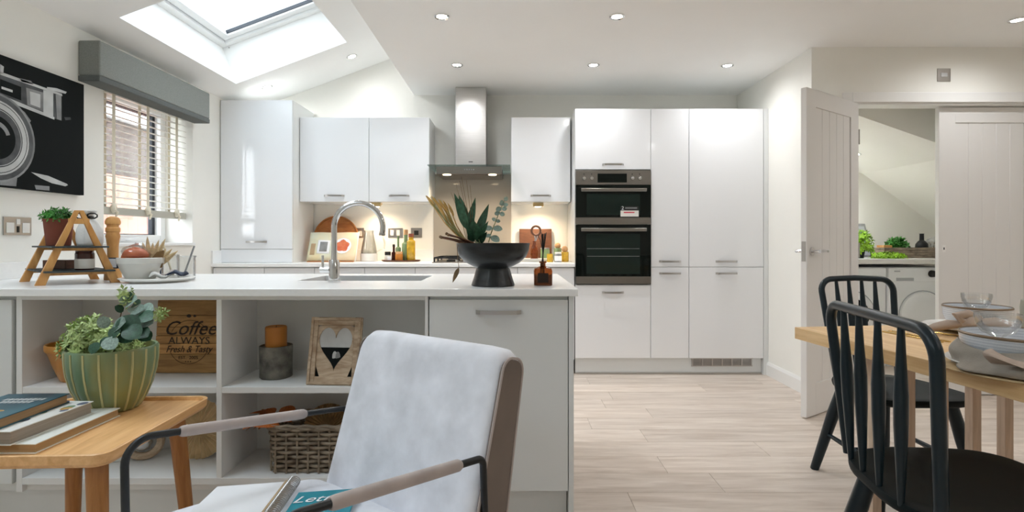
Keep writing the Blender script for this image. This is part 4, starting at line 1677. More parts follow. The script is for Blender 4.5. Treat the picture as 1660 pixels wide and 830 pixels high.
for i, (x, y, tx_, ty_, s) in enumerate(((818, 326, 822, 319, .018), (818, 329, 808, 331, .02), (816, 333, 826, 330, .018), (813, 337, 803, 341, .022), (813, 339, 822, 338, .02), (810, 344, 801, 348, .02), (810, 345, 818, 349, .02),
                                         (804, 357, 797, 354, .016), (804, 358, 813, 359, .016), (799, 370, 786, 370, .03), (799, 370, 814, 371, .034), (795, 384, 809, 390, .036), (796, 380, 788, 384, .02), (815, 331, 812, 324, .016))):
    p0, p1 = at(x, y, YP), at(tx_, ty_, YP - .006)
    mobj('leaf', rnd_l, eu_, frame_mtx(p0 - wloc(eu_), p1 - p0, (0, -.8, .7 if i > 8 else .2), (s * 1.05, s * 1.15, s)))
tw = thing('cinnamon_bundle', 'bundle of thin brown twigs over the left rim of the black bowl', 'twigs', base + V(-.06, -.02, .05))
for i, (x0, y0, x1, y1) in enumerate(((714, 384, 764, 396), (724, 379, 762, 394), (716, 385, 757, 397), (727, 381, 768, 394))):
    p0, p1 = at(x0, y0, YP - .03 - .004 * i), at(x1, y1, YP - .02)
    MB().tube([p0, (p0 + p1) / 2 + V(0, 0, .003), p1], [.0042, .004, .004], 7).build('twig', 'walnut', tw)
    MB().ball(p0, .006, 8, 6).build('bud', 'stem', tw)
vn = thing('trailing_vine', 'thin vine trailing down the left side of the black bowl', 'foliage', kc + V(-.14, -.04, .02))
pv_ = [at(x, y, YP - .06) for x, y in ((752, 393), (744, 394), (741, 402), (742, 420), (744, 434), (740, 446))]
MB().tube(pv_, .0012, 5).build('stem', 'stem', vn)
mobj('leaf', leaf_mesh('vine_leaf', 'stem', 'lance', .2, .2), vn, frame_mtx(at(744, 434, YP - .06) - wloc(vn), at(733, 458, YP - .06) - at(744, 434, YP - .06), (0, -1, .2), (.055, .065, .065)))

# reed diffuser
rc = V(.125, 2.215, WT)
rd = thing('reed_diffuser', 'amber glass reed diffuser with black reeds next to the black bowl', 'diffuser', rc)
b = MB()
rr = round_rect(-.037, .037, -.037, .037, .012, 4)
lv = [(1.0, .002), (1.0, .058), (.9, .068), (.62, .074), (.42, .078), (.42, .088), (.60, .090), (.60, .096), (.45, .096)]
vs, fs = [], []
n = len(rr)
vs += [(rc.x + x * .94, rc.y + y * .94, rc.z) for x, y in rr]
for (s, z) in lv:
    if s > .65:
        vs += [(rc.x + x * s, rc.y + y * s, rc.z + z) for x, y in rr]
    else:
        for x, y in rr:
            l = math.hypot(x, y)
            vs.append((rc.x + x / l * .037 * s * .8, rc.y + y / l * .037 * s * .8, rc.z + z))
for i in range(len(lv)):
    for k in range(n):
        l = (k + 1) % n
        fs.append((i * n + k, i * n + l, (i + 1) * n + l, (i + 1) * n + k))
fs.append(tuple(range(n))[::-1])
b.add(vs, fs).build('bottle', 'amber', rd, smooth=50)
b = MB()
b.prism([(rc.x + x * .88, rc.y + y * .88, rc.z + .006) for x, y in rr], (0, 0, .034)).build('liquid', 'amberd', rd)
MB().box(rc.x - .022, rc.x + .02, rc.y - .0385, rc.y - .0375, rc.z + .012, rc.z + .05).build('label', 'ink', rd, smooth=0)
for i in range(6):
    a = i * 1.1
    MB().cyl(rc + V(-.012 * math.cos(a) - .004, -.012 * math.sin(a), .012), rc + V(.004 + .010 * math.cos(a), .010 * math.sin(a), .213 - .004 * (i % 3)), .0021, n=6).build('reed', 'blackplastic', rd)

# ================================================================== ON THE BACK WORKTOP
# round wooden tray leaning on the wall
rt = thing('round_tray', 'round wooden tray leaning against the wall in the corner', 'tray', (-1.565, 4.83, WT))
mt = Matrix.Translation((-1.565, 4.862, WT + .200)) @ Matrix.Rotation(math.radians(-8), 4, 'X') @ Matrix.Rotation(PI / 2, 4, 'X')
MB().lathe([(0, 0), (.197, 0), (.2, .003), (.2, .018), (.195, .020), (.188, .018), (.185, .010), (0, .008)], n=48, mat4=mt).build('disc', 'roundwood', rt)
# cookbook
cbk = thing('cookbook', 'open cookbook on a stand in front of the round wooden tray', 'book', (-1.52, 4.62, WT))
ang = math.radians(24)


def bookpt(a, h, dd):
    """a across (-1..1), h up 0..1, dd toward viewer"""
    hh = h * .262
    return V(-1.525 + a * .205, 4.60 + hh * math.sin(ang) - dd * math.cos(ang) + .0, WT + .008 + hh * math.cos(ang) + dd * math.sin(ang) * .5)


def page(s, a0, a1, h0, h1, d, m, nm, par):
    def fn(u, v):
        a = a0 + (a1 - a0) * u
        cur = .018 * math.sin(min(1, abs(a) * 1.1) * PI * .75)
        return bookpt(s * a, h0 + (h1 - h0) * v, cur + d)
    return MB().grid(fn, 10, 4).build(nm, m, par, smooth=60, solid=.0008)


M['pagewarm'] = mat('page_cream', (.74, .58, .36), .7, col2=(.78, .68, .50), vscale=9)
M['pagegrey'] = mat('page_mint', (.62, .68, .58), .7, col2=(.74, .64, .40), vscale=7)
for s, mm in ((-1, 'pagegrey'), (1, 'pagewarm')):
    p_ = page(s, .02, 1.0, 0, 1, 0, mm, 'page', cbk)
    page(s, .02, 1.0, 0, .995, -.008, 'white', 'page_block', cbk)
    page(s, .0, 1.02, -.02, 1.01, -.014, 'white_ceramic', 'cover', cbk)
    if s < 0:
        page(s, .12, .62, .25, .72, .0015, 'white', 'picture', p_)
        page(s, .22, .52, .32, .66, .003, 'pmid', 'picture_print', p_)
        page(s, .70, .9, .2, .6, .0015, 'kraft', 'text_block', p_)
    else:
        b = MB()
        cx_, ch_ = .42, .52
        vs = [bookpt(cx_, ch_, .021)]
        for k in range(20):
            a = 2 * PI * k / 20
            vs.append(bookpt(cx_ + .36 * math.cos(a), ch_ + .27 * math.sin(a), .021))
        b.add(vs, [(0, 1 + k, 1 + (k + 1) % 20) for k in range(20)]).build('picture', 'white', p_, smooth=0)
        b = MB()
        vs = [bookpt(cx_, ch_, .0218)]
        for k in range(20):
            a = 2 * PI * k / 20
            q = .8 + .1 * math.sin(5 * a)
            vs.append(bookpt(cx_ + .33 * q * math.cos(a), ch_ + .25 * q * math.sin(a), .0218))
        b.add(vs, [(0, 1 + k, 1 + (k + 1) % 20) for k in range(20)]).build('picture_print', 'salmon', p_, smooth=0)
bsd = MB()
bsd.box(-1.72, -1.33, 4.575, 4.60, WT, WT + .008)
bsd.bar((-1.6, 4.585, WT + .004), (-1.6, 4.73, WT + .2), .012, .008)
bsd.bar((-1.45, 4.585, WT + .004), (-1.45, 4.73, WT + .2), .012, .008)
bsd.bar((-1.6, 4.73, WT + .2), (-1.6, 4.80, WT), .012, .008)
bsd.bar((-1.45, 4.73, WT + .2), (-1.45, 4.80, WT), .012, .008)
bsd.build('stand', 'roundwood', cbk, smooth=0)

# glass jug
jc = V(-1.245, 4.75, WT)
jg = thing('glass_jug', 'tall frosted glass jug with long curved handle behind the tap', 'jug', jc)
MB().lathe([(.066, 0), (.070, .006), (.070, .07), (.064, .12), (.046, .21), (.040, .245), (.043, .268), (.040, .268), (.036, .245), (.042, .21), (.060, .12), (.064, .02), (0, .018)], c=jc, n=28).build('body', 'frost', jg)
MB().lathe([(.0715, .003), (.0722, .006), (.0722, .066), (.0715, .069)], c=jc, n=28, caps=False).build('base_band', 'white_ceramic', jg)
MB().tube([jc + V(.038, 0, .255), jc + V(.085, 0, .262), jc + V(.12, 0, .225), jc + V(.138, 0, .16), jc + V(.135, 0, .11), jc + V(.068, 0, .085)], .007, 8).build('handle', 'frost', jg)

# tray of oils and jars
ty_ = 4.70
tr = thing('condiment_tray', 'small dark oval tray holding oil bottles and jars', 'tray', (-.955, ty_, WT))
MB().lathe([(.15, 0), (.165, .006), (.168, .014), (.163, .014), (.15, .006), (0, .005)], n=32, mat4=Matrix.Translation((-.955, ty_, WT)) @ Matrix.Diagonal((1, .6, 1, 1))).build('dish', 'walnut', tr)
ZT = WT + .0055
jar('spice_jar', 'small jar with black lid at the left of the condiment tray', 'jar', (-1.065, ty_ - .02, ZT), .027, .05, 'grey_ceramic', 'blackplastic', .03)
jar('sauce_bottle', 'short dark bottle beside the black-lidded jar on the tray', 'bottle', (-1.025, ty_ + .035, ZT), .02, .12, 'jam', 'blackplastic', .018, neck=(.010, .55))
jar('green_bottle', 'slim pale green glass bottle in the condiment tray', 'bottle', (-.99, ty_ + .05, ZT), .024, .21, 'greenglass', None, neck=(.009, .5))
jar('orange_jar', 'squat orange jar in front of the green bottles', 'jar', (-.965, ty_ - .035, ZT), .032, .06, 'candle', 'cork', .02)
jar('oil_bottle', 'green oil bottle with round cork stopper in the condiment tray', 'bottle', (-.92, ty_ + .03, ZT), .034, .22, 'greenglass', 'cork', .045, neck=(.017, .65))
jar('oil_bottle', 'yellow oil bottle with orange stopper, rightmost on the tray', 'bottle', (-.865, ty_ - .02, ZT), .036, .20, 'oil', 'terracotta', .03, neck=(.020, .82))
tag(MB().box(-1.06, -1.03, ty_ - .055, ty_ - .042, ZT + .004, ZT + .04).build('white_card', 'white', smooth=0), 'tiny white label card in front of the spice jar', 'card')

# right of the hob
tag(MB().hexa([(.065, 4.855, WT), (.355, 4.855, WT), (.355, 4.873, WT), (.065, 4.873, WT),
               (.065, 4.884, WT + .285), (.355, 4.884, WT + .285), (.355, 4.902, WT + .285), (.065, 4.902, WT + .285)]).build('chopping_board', 'walnut', bevel=.004),
    'square dark walnut chopping board leaning on the back wall', 'chopping board')
mb = thing('marble_dish', 'pale flat dish under the amber bottle near the oven', 'dish', (.19, 4.66, WT))
MB().lathe([(.10, 0), (.105, .004), (.125, .026), (.122, .028), (.10, .010), (0, .009)], n=32, mat4=Matrix.Translation((.185, 4.66, WT)) @ Matrix.Diagonal((1, .6, 1, 1))).build('dish', 'grey_ceramic', mb)
av = V(.19, 4.66, WT + .010)
tag(MB().lathe([(.030, 0), (.034, .005), (.036, .08), (.030, .105), (.014, .135), (.012, .16), (.015, .165), (.010, .165), (0, .160)], c=av, n=30, wob=lambda a, z: 1 + .04 * math.sin(15 * a)).build('amber_bottle', 'amber', smooth=50),
    'ribbed amber glass bottle vase in front of the walnut board', 'bottle')
rn = thing('ring_trivet', 'dark ring-shaped ornament on a stem in the amber bottle', 'ornament', av + V(0, 0, .12))
cc = av + V(.015, -.002, .255)
MB().tube([cc + V(.038 * math.cos(a), 0, .038 * math.sin(a)) for a in [i * PI / 12 for i in range(24)]], .010, 8, closed=True).build('ring', 'walnut', rn)
for s in (-1, 1):
    MB().tube([cc + V(s * .012, 0, -.04), cc + V(s * .006, 0, -.07), av + V(s * .003, 0, .15), av + V(0, 0, .10)], [.006, .005, .003, .003], 6).build('stem', 'pmid', rn)
MB().tube([cc + V(.014, 0, -.04), cc + V(.035, 0, -.08), cc + V(.055, -.01, -.16), cc + V(.06, -.012, -.22)], .004, 6).build('trailing_stem', 'blackplastic', rn)
jar('cork_jar', 'green glass jar with cork ball stopper, taller of the two near the oven', 'jar', (.395, 4.72, WT), .034, .115, 'greenglass', None)
b_ = [o for o in COL.objects if o.name.startswith('cork_jar')][-1]
MB().ball((.395, 4.72, WT + .135), .026, 14, 10).build('stopper', 'cork', b_)
jar('cork_jar', 'yellow glass jar with cork ball stopper, shorter one beside the oven', 'jar', (.448, 4.64, WT), .034, .085, 'oil', None)
b_ = [o for o in COL.objects if o.name.startswith('cork_jar')][-1]
MB().ball((.448, 4.64, WT + .108), .027, 14, 10).build('stopper', 'cork', b_)
jar('candle_jar', 'small grey jar with white label and lid near the oven', 'jar', (.385, 4.56, WT), .030, .07, 'pmid', 'white_ceramic', .014, (.15, .75, 'white'))
jar('amber_jar', 'small amber glass jar at the left of the grey labelled jar', 'jar', (.318, 4.58, WT), .026, .07, 'oil', None)
jar('green_jar', 'squat green glass jar between the amber bottle and cork jars', 'jar', (.29, 4.80, WT), .042, .105, 'greenglass', 'pmid', .012)

# ================================================================== IN THE SHELF UNIT
SH, SB = .514, .173
mc = V(-1.725, 2.165, SH)
tag(MB().lathe([(.050, 0), (.054, .004), (.075, .06), (.094, .118), (.098, .120), (.101, .124), (.102, .144), (.099, .148), (.094, .146), (.092, .125), (.05, .015), (0, .012)], c=mc, n=14 * 3, wob=lambda a, z: 1 + (.012 * math.cos(14 * a) if z < .115 else 0)).build('mustard_bowl', 'mustard', smooth=50),
    'mustard yellow mixing bowl in the upper left shelf compartment', 'bowl')

# coffee sign of five planks
sg = thing('coffee_sign', 'wooden plank sign with black Coffee lettering in the upper shelf', 'sign', (-1.31, 2.3, SH))
sgx0, sgx1 = -1.485, -1.145
tl = math.radians(5)
Yb = 2.265


def sgp(x, h, d=0):
    return V(x, Yb + h * math.sin(tl) - d * math.cos(tl), SH + .001 + h * math.cos(tl) - d * math.sin(tl))


hs_ = [0, .078, .122, .154, .19, .238, .302]
for i in range(6):
    a, c = hs_[i] + .001, hs_[i + 1] - .001
    o_ = .0008 * ((i * 7) % 3)
    b = MB()
    b.hexa([sgp(sgx0, a, o_), sgp(sgx1, a, o_), sgp(sgx1, a, -.014), sgp(sgx0, a, -.014), sgp(sgx0, c, o_), sgp(sgx1, c, o_), sgp(sgx1, c, -.014), sgp(sgx0, c, -.014)])
    b.build('plank', 'signwood', sg, bevel=.001, smooth=0)
rt_, up_ = (1, 0, 0), (0, math.sin(tl), math.cos(tl))
sgc = (-1.475 - 1.225) / 2 + .005
for (body, sz, h, sh, wx) in (('Coffee', .082, .183, .35, .98), ('ALWAYS', .042, .133, 0, 1.05), ('Fresh & Tasty', .040, .098, .35, .85), ('EST.  2005', .019, .064, 0, 1.0)):
    text('lettering', body, sz, sgp(sgc, h, .0028), rt_, up_, 'ink', sg, shear=sh, sxs=wx)
for s in (0, 1):
    b = MB()
    pts = [sgp(sgc + .085 * math.cos(a), .128 + .09 * math.sin(a), .0028) for a in [(PI * .16 + i / 16 * PI * .68) + s * PI for i in range(17)]]
    b.tube(pts, .0009, 4).build('printed_arc', 'ink', sg)
for x in (-.010, .0, .010):
    MB().ball(sgp(sgc + x, .048, .0026), .0025, 6, 4, (1, .3, 1)).build('printed_dot', 'ink', sg)
for x, s in ((-.006, .009), (.018, .006)):
    MB().ball(sgp(sgc + x, .236, .0026), s, 8, 6, (1.1, .15, .8)).build('coffee_bean', 'ink', sg)

# candle on a bark holder
cc = V(-.955, 2.21, SH)
tag(MB().lathe([(.058, 0), (.062, .004), (.0615, .06), (.063, .118), (.063, .128), (.058, .129), (.056, .122), (0, .120)], c=cc, n=36, wob=lambda a, z: 1 + .015 * math.sin(5 * a + 9 * z) + .01 * math.sin(11 * a)).build('bark_holder', 'bark', smooth=50),
    'bark-covered log candle holder in the upper right shelf compartment', 'candle holder')
cn = thing('pillar_candle', 'amber pillar candle standing on the bark holder', 'candle', cc + V(0, 0, .12))
MB().lathe([(.038, 0), (.041, .003), (.0415, .08), (.039, .084), (.034, .080), (0, .078)], c=cc + V(0, 0, .1205), n=32).build('wax', 'candle', cn)
MB().cyl(cc + V(0, 0, .196), cc + V(.001, 0, .208), .0012, n=5).build('wick', 'ink', cn)

# photo frame with heart window
pf = thing('photo_frame', 'whitewashed wooden photo frame with heart shaped opening', 'photo frame', (-.70, 2.10, SH))
lean = math.radians(14)
fw, fh = .205, .258
fcx = -.685


def pfp(x, h, d):
    yaw = math.radians(-4)
    px_ = x * math.cos(yaw)
    return V(fcx + px_, 2.075 + x * math.sin(yaw) + h * math.sin(lean) - d * math.cos(lean), SH + .001 + h * math.cos(lean) + d * math.sin(lean))


def pfbox(x0, x1, h0, h1, d0, d1, nm, m, par, bev=.001):
    b = MB()
    b.hexa([pfp(x0, h0, d1), pfp(x1, h0, d1), pfp(x1, h0, d0), pfp(x0, h0, d0), pfp(x0, h1, d1), pfp(x1, h1, d1), pfp(x1, h1, d0), pfp(x0, h1, d0)])
    return b.build(nm, m, par, bevel=bev, smooth=0)


for (x0, x1, h0, h1) in ((-fw / 2, -fw / 2 + .03, 0, fh), (fw / 2 - .03, fw / 2, 0, fh), (-fw / 2 + .03, fw / 2 - .03, 0, .032), (-fw / 2 + .03, fw / 2 - .03, fh - .032, fh)):
    pfbox(x0, x1, h0, h1, -.016, .0, 'moulding', 'driftwood', pf, .002)
for (x0, x1, h0, h1) in ((-fw / 2 + .004, -fw / 2 + .013, .004, fh - .004), (fw / 2 - .013, fw / 2 - .004, .004, fh - .004), (-fw / 2 + .013, fw / 2 - .013, .004, .013), (-fw / 2 + .013, fw / 2 - .013, fh - .013, fh - .004)):
    pfbox(x0, x1, h0, h1, 0, .005, 'bead', 'driftwood', pf)
heart = []
for i in range(40):
    t = 2 * PI * i / 40
    hx_ = 16 * math.sin(t) ** 3
    hy_ = 13 * math.cos(t) - 5 * math.cos(2 * t) - 2 * math.cos(3 * t) - math.cos(4 * t)
    heart.append((hx_ / 16 * .066, .138 + (hy_ + 2) / 15 * .086))
ix0, ix1, ih0, ih1 = -fw / 2 + .03, fw / 2 - .03, .032, fh - .032
outer = []
cx_, ch_ = 0, .14
for (hx_, hy_) in heart:
    dx, dy = hx_ - cx_, hy_ - ch_
    k = min((ix1 / abs(dx)) if abs(dx) > 1e-6 else 99, ((ih1 - ch_) / dy if dy > 0 else (ih0 - ch_) / dy) if abs(dy) > 1e-6 else 99)
    outer.append((cx_ + dx * k, ch_ + dy * k))
vs = [pfp(x, h, -.006) for x, h in heart] + [pfp(x, h, -.006) for x, h in outer] + [pfp(x, h, -.011) for x, h in heart]
fs = []
for i in range(40):
    j = (i + 1) % 40
    fs += [(i, j, 40 + j, 40 + i), (i, 80 + i, 80 + j, j)]
MB().add(vs, fs).build('heart_mount', 'driftwood', pf, smooth=0)
ph = pfbox(ix0, ix1, ih0, ih1, -.014, -.0115, 'photo', 'plight', pf, 0)
pfbox(ix0, ix1, ih0, .135, -.0115, -.0112, 'photo_print', 'pblack', ph, 0)
pfbox(ix0, ix1, .130, .142, -.0112, -.011, 'photo_print', 'pblack', ph, 0)
MB().ball(pfp(.0, .105, -.0108), .013, 8, 6, (.8, .05, 1.8)).build('photo_print', 'plight', ph)
MB().ball(pfp(.012, .105, -.0108), .012, 8, 6, (.8, .05, 1.8)).build('photo_print', 'pmid', ph)
pfbox(-.03, .03, 0, .17, -.018, -.016, 'strut', 'driftwood', pf, 0)

# wicker basket and what lies in it
bkx0, bkx1, bky0, bky1, bkh = -.945, -.59, 2.075, 2.29, .178
bs = thing('wicker_basket', 'rectangular dark wicker basket in the lower right shelf compartment', 'basket', ((bkx0 + bkx1) / 2, (bky0 + bky1) / 2, SB))


def loop_pts(inset, n=72):
    rr = round_rect(bkx0 + inset, bkx1 - inset, bky0 + inset, bky1 - inset, .025, 4)
    seg = []
    tot = 0
    for i in range(len(rr)):
        a, c = V(*rr[i], 0), V(*rr[(i + 1) % len(rr)], 0)
        seg.append((a, c, tot, (c - a).length))
        tot += (c - a).length
    out = []
    for k in range(n):
        d = tot * k / n
        for a, c, s0, L in seg:
            if s0 <= d <= s0 + L + 1e-9:
                p = a + (c - a) * ((d - s0) / L if L > 0 else 0)
                dn = (c - a).normalized()
                out.append((p, V(dn.y, -dn.x, 0), d / tot))
                break
    return out


b = MB()
NS = 24
rows = 10
for r in range(rows):
    z = SB + .010 + (bkh - .02) * r / (rows - 1)
    pts = []
    sh_ = .012 * (1 - r / rows)
    for (p, nr, f) in loop_pts(.012 + sh_, 120):
        wv = .0055 * math.cos(f * NS * PI + (PI if r % 2 else 0))
        q = p + nr * wv
        pts.append(V(q.x, q.y, z))
    b.tube(pts, .0068, 6, closed=True)
b.build('weave', 'wicker', bs, kind='stuff', smooth=80)
b = MB()
for (p, nr, f) in loop_pts(.013, NS):
    b.cyl(V(p.x, p.y, SB + .002), V(p.x, p.y, SB + bkh - .004), .004, n=6)
b.build('stakes', 'wicker', bs, kind='stuff')
for k, dz in enumerate((0, .008)):
    b = MB()
    b.tube([V(p.x + nr.x * .003 * math.sin(f * 90 + k * 3), p.y + nr.y * .003 * math.sin(f * 90 + k * 3), SB + bkh - .004 + dz + .002 * math.cos(f * 90 + k * 3)) for (p, nr, f) in loop_pts(.008, 90)], .0065, 6, closed=True)
    b.build('rim_strand', 'wicker', bs)
MB().box(bkx0 + .025, bkx1 - .025, bky0 + .025, bky1 - .025, SB + .0005, SB + .007).build('base', 'wicker', bs, smooth=0)


def pleat_fan(name, label, c, r, a0, a1, n, m, plane_x, plane_y, cat, hubm, depth=.008):
    c, px_, py_ = Vector(c), Vector(plane_x).normalized(), Vector(plane_y).normalized()
    nn = px_.cross(py_)
    t = thing(name, label, cat, c + py_ * (-r if a1 - a0 > 6 else 0))
    vs, fs = [], []
    for i in range(n + 1):
        a = a0 + (a1 - a0) * i / n
        z = depth * (1 if i % 2 else -1)
        d = px_ * math.cos(a) + py_ * math.sin(a)
        vs += [c + d * r * .08 + nn * z * .15, c + d * r * .6 + nn * z * .7, c + d * r + nn * z]
    for i in range(n):
        for k in range(2):
            fs.append((i * 3 + k, i * 3 + k + 1, i * 3 + k + 4, i * 3 + k + 3))
    MB().add(vs, fs).build('pleats', m, t, smooth=0, solid=.0015)
    MB().cyl(c - nn * .006, c + nn * .006, r * .09, n=12).build('hub', hubm, t)
    return t


pleat_fan('palm_fan', 'round brown dried palm fan lying in the wicker basket', (-.735, 2.19, SB + .135), .10, .05, PI - .05, 34, 'palmd', (1, .1, .05), (-.1, .25, 1), 'dried leaf', 'stem', .004)
rl = thing('rust_leaves', 'rust orange dried leaves hanging out of the wicker basket', 'dried leaves', (-.90, 2.13, SB + .15))
rlm = leaf_mesh('rust_leaf', 'rust', 'oval', .3, .3)
rg = random.Random(12)
for i in range(16):
    p0 = V(-.925 + rg.uniform(-.03, .06), 2.14 + rg.uniform(-.05, .05), SB + .180 + rg.uniform(0, .02))
    d = V(-1 + rg.uniform(-.2, .9), rg.uniform(-.5, .5), rg.uniform(-.15, .45))
    L = rg.uniform(.075, .12)
    mobj('leaf', rlm, rl, frame_mtx(p0 - wloc(rl), d, (rg.uniform(-.4, .4), rg.uniform(-.8, .2), 1), (L, L, L)))
stems(rl, V(-.84, 2.15, SB + .10), [V(-.90, 2.13, SB + .185), V(-.88, 2.17, SB + .185)], .003, 'stem')

# palm sunburst, hoop and mercury glass on the bottom shelf
pleat_fan('palm_sunburst', 'round pleated palm sunburst ornament standing by the shelf divider', (-1.285, 2.235, SB + .121), .12, 0, 2 * PI, 60, 'palm', (1, 0, 0), (0, .08, 1), 'ornament', 'stem', .006)
wo = thing('wooden_hoop', 'wooden hoop ornament with silver ball on the bottom shelf', 'ornament', (-1.50, 2.22, SB))
cc = V(-1.50, 2.22, SB + .076)
pts = [cc + V(.060 * math.cos(a), .02 * math.cos(a), .060 * math.sin(a)) for a in [i * PI / 14 for i in range(28)]]
MB().tube(pts, .0155, 8, closed=True, flat=1.0).build('hoop', 'driftwood', wo)
MB().ball(cc, .036, 16, 12).build('silver_ball', 'silver', wo)
vz = V(-1.70, 2.17, SB)
tag(MB().lathe([(.032, 0), (.04, .004), (.052, .03), (.05, .06), (.038, .085), (.036, .095), (.040, .10), (.036, .10), (.033, .09), (.045, .06), (.04, .01), (0, .008)], c=vz, n=24).build('mercury_vase', 'silver'),
    'small crackled silver glass vase on the bottom left shelf', 'vase')
tag(MB().lathe([(.045, 0), (.05, .005), (.052, .075), (.05, .08), (.046, .078), (.045, .01), (0, .009)], c=(-1.605, 2.24, SB), n=24).build('white_pot', 'white_ceramic'),
    'small white ceramic pot between silver vase and wooden hoop', 'pot')

# ================================================================== SIDE TABLE
TZ = .55
stt = thing('side_table', 'small wooden tray-top side table with books and plant', 'side table', (-1.19, 1.52, 0), math.radians(2.2))
hw, hl = .222, .245
rr = round_rect(-hw, hw, -hl, hl, .035, 6)
n = len(rr)


def ring(sc, z):
    return [(x * (hw + sc) / hw, y * (hl + sc) / hl, z) for x, y in rr]


lvls = [ring(-.008, TZ - .022), ring(0, TZ - .012), ring(.002, TZ + .010), ring(-.001, TZ + .012), ring(-.007, TZ + .010), ring(-.010, TZ)]
vs, fs = [], []
for l_ in lvls:
    vs += l_
for i in range(len(lvls) - 1):
    for k in range(n):
        l = (k + 1) % n
        fs.append((i * n + k, i * n + l, (i + 1) * n + l, (i + 1) * n + k))
fs += [tuple(range(n))[::-1], tuple((len(lvls) - 1) * n + k for k in range(n))]
MB().add(vs, fs).build('table_top', 'oaky', stt, world=False, smooth=30)
for sx_ in (-1, 1):
    for sy_ in (-1, 1):
        MB().tube([(sx_ * (hw - .07), sy_ * (hl - .075), TZ - .02), (sx_ * (hw - .035), sy_ * (hl - .04), 0)], [.0245, .017], 18).build('leg', 'oakz', stt, world=False)


def book(label, xr, y0, y1, z0, wd, t, cover, pages, rz, spine='white', decor=None):
    bk = thing('book', label, 'book', (xr - wd / 2, (y0 + y1) / 2, z0), rz)
    L = y1 - y0
    MB().box(-wd / 2 + .003, wd / 2 - .004, -L / 2 + .004, L / 2 - .004, .0022, t - .0022).build('pages', pages, bk, world=False, smooth=0)
    b = MB()
    b.box(-wd / 2, wd / 2, -L / 2, L / 2, 0, .0022)
    b.box(-wd / 2, -wd / 2 + .003, -L / 2, L / 2, .0022, t - .0022)
    b.build('back_cover', spine, bk, world=False, smooth=0)
    cv_ = MB().box(-wd / 2, wd / 2, -L / 2, L / 2, t - .0022, t).build('front_cover', cover, bk, world=False, smooth=0)
    if decor:
        decor(bk, cv_, wd, L, t)
    return bk


M['covercream'] = mat('cream_cover', (.82, .84, .79), .5)
M['coverflora'] = mat('botanical_cover', (.80, .80, .77), .5)
M['coverdark'] = mat('dark_teal_cover', (.012, .035, .055), .35, col2=(.05, .20, .26), vscale=5, stretch=(1, .8, 1))
M['pagebrown'] = mat('brown_page_edge', (.36, .22, .11), .85, stretch=(1, 1, 60), var=.15, vscale=5)
M['pagetaupe'] = mat('taupe_page_edge', (.33, .28, .23), .85, stretch=(1, 1, 60), var=.15, vscale=5)
M['pagetan'] = mat('tan_page_edge', (.42, .29, .15), .85, stretch=(1, 1, 60), var=.15, vscale=5)
M['flora1'] = mat('print_leaf_green', (.22, .34, .20), .6, var=.3, vscale=20)
M['flora2'] = mat('print_blossom', (.50, .28, .08), .6, var=.4, vscale=20)
M['flora3'] = mat('print_slate_blue', (.12, .14, .2), .6, var=.4, vscale=20)


def flora(bk, cv_, wd, L, t):
    rg = random.Random(2)
    for i in range(16):
        x, y = rg.uniform(-wd * .1, wd * .44), rg.uniform(-L * .45, L * .45)
        MB().ball((x, y, t), rg.uniform(.008, .016), 8, 4, (1, 1.3, .02)).build('printed_flower', ('flora1', 'flora2', 'flora3')[i % 3], cv_, world=False)


def nightprint(bk, cv_, wd, L, t):
    for i in range(9):
        MB().box(-.045 + .012 * i, -.037 + .012 * i, .06, .078, t, t + .0003).build('printed_letter', 'plight', cv_, world=False, smooth=0)
    for i in range(7):
        MB().box(-.035 + .012 * i, -.027 + .012 * i, .036, .054, t, t + .0003).build('printed_letter', 'plight', cv_, world=False, smooth=0)
    for (x, y, m_) in ((.02, -.03, 'flora2'), (-.03, -.05, 'red'), (.045, -.07, 'flora3'), (.0, -.02, 'plight')):
        MB().ball((x, y, t), .014, 8, 4, (1.4, .6, .02)).build('printed_figure', m_, cv_, world=False)


book('cream hardback book at the bottom of the stack on the side table', -1.148, 1.315, 1.60, TZ + .001, .215, .024, 'covercream', 'pagetan', 0, 'covercream')
book('white botanical-cover book in the middle of the stack on the side table', -1.192, 1.305, 1.553, TZ + .0255, .19, .034, 'coverflora', 'pagetaupe', math.radians(-2), 'coverflora', flora)
book('dark blue paperback book on top of the stack on the side table', -1.238, 1.28, 1.53, TZ + .060, .165, .026, 'coverdark', 'pagebrown', math.radians(2), 'coverdark', nightprint)

# ribbed green planter
pc = V(-1.225, 1.675, TZ + .0005)
pp = thing('ribbed_planter', 'ribbed green glazed planter of mixed foliage on the side table', 'potted plant', pc)
prof = [(.062, 0), (.070, .004), (.088, .035), (.104, .075), (.114, .115), (.1185, .150), (.1195, .186), (.116, .192), (.110, .190), (.110, .168), (0, .163)]
NR = 18
MB().lathe(prof, c=pc, n=NR * 6, wob=lambda a, z: 1 + (.030 * (abs(math.cos(NR / 2 * a)) - .6) if .002 < z < .1895 else 0)).build('pot', 'potgreen', pp, smooth=40)
for k in range(NR):
    a = (k + .5) * 2 * PI / NR
    b = MB()
    b.tube([pc + V(r * .985 * math.cos(a), r * .985 * math.sin(a), z) for r, z in prof[1:7]], .0036, 5)
    b.build('ridge', 'potridge', pp)
MB().lathe([(0, .169), (.110, .168)], c=pc, n=24, caps=False).build('soil', 'soil', pp)
bush('small_leaves', pp, pc + V(-.055, -.01, .185), .08, .085, .105, 330, .017, 'bush', 21, 5)
bush('small_leaves', pp, pc + V(.06, -.02, .185), .05, .05, .05, 60, .016, 'bush', 23, 5)
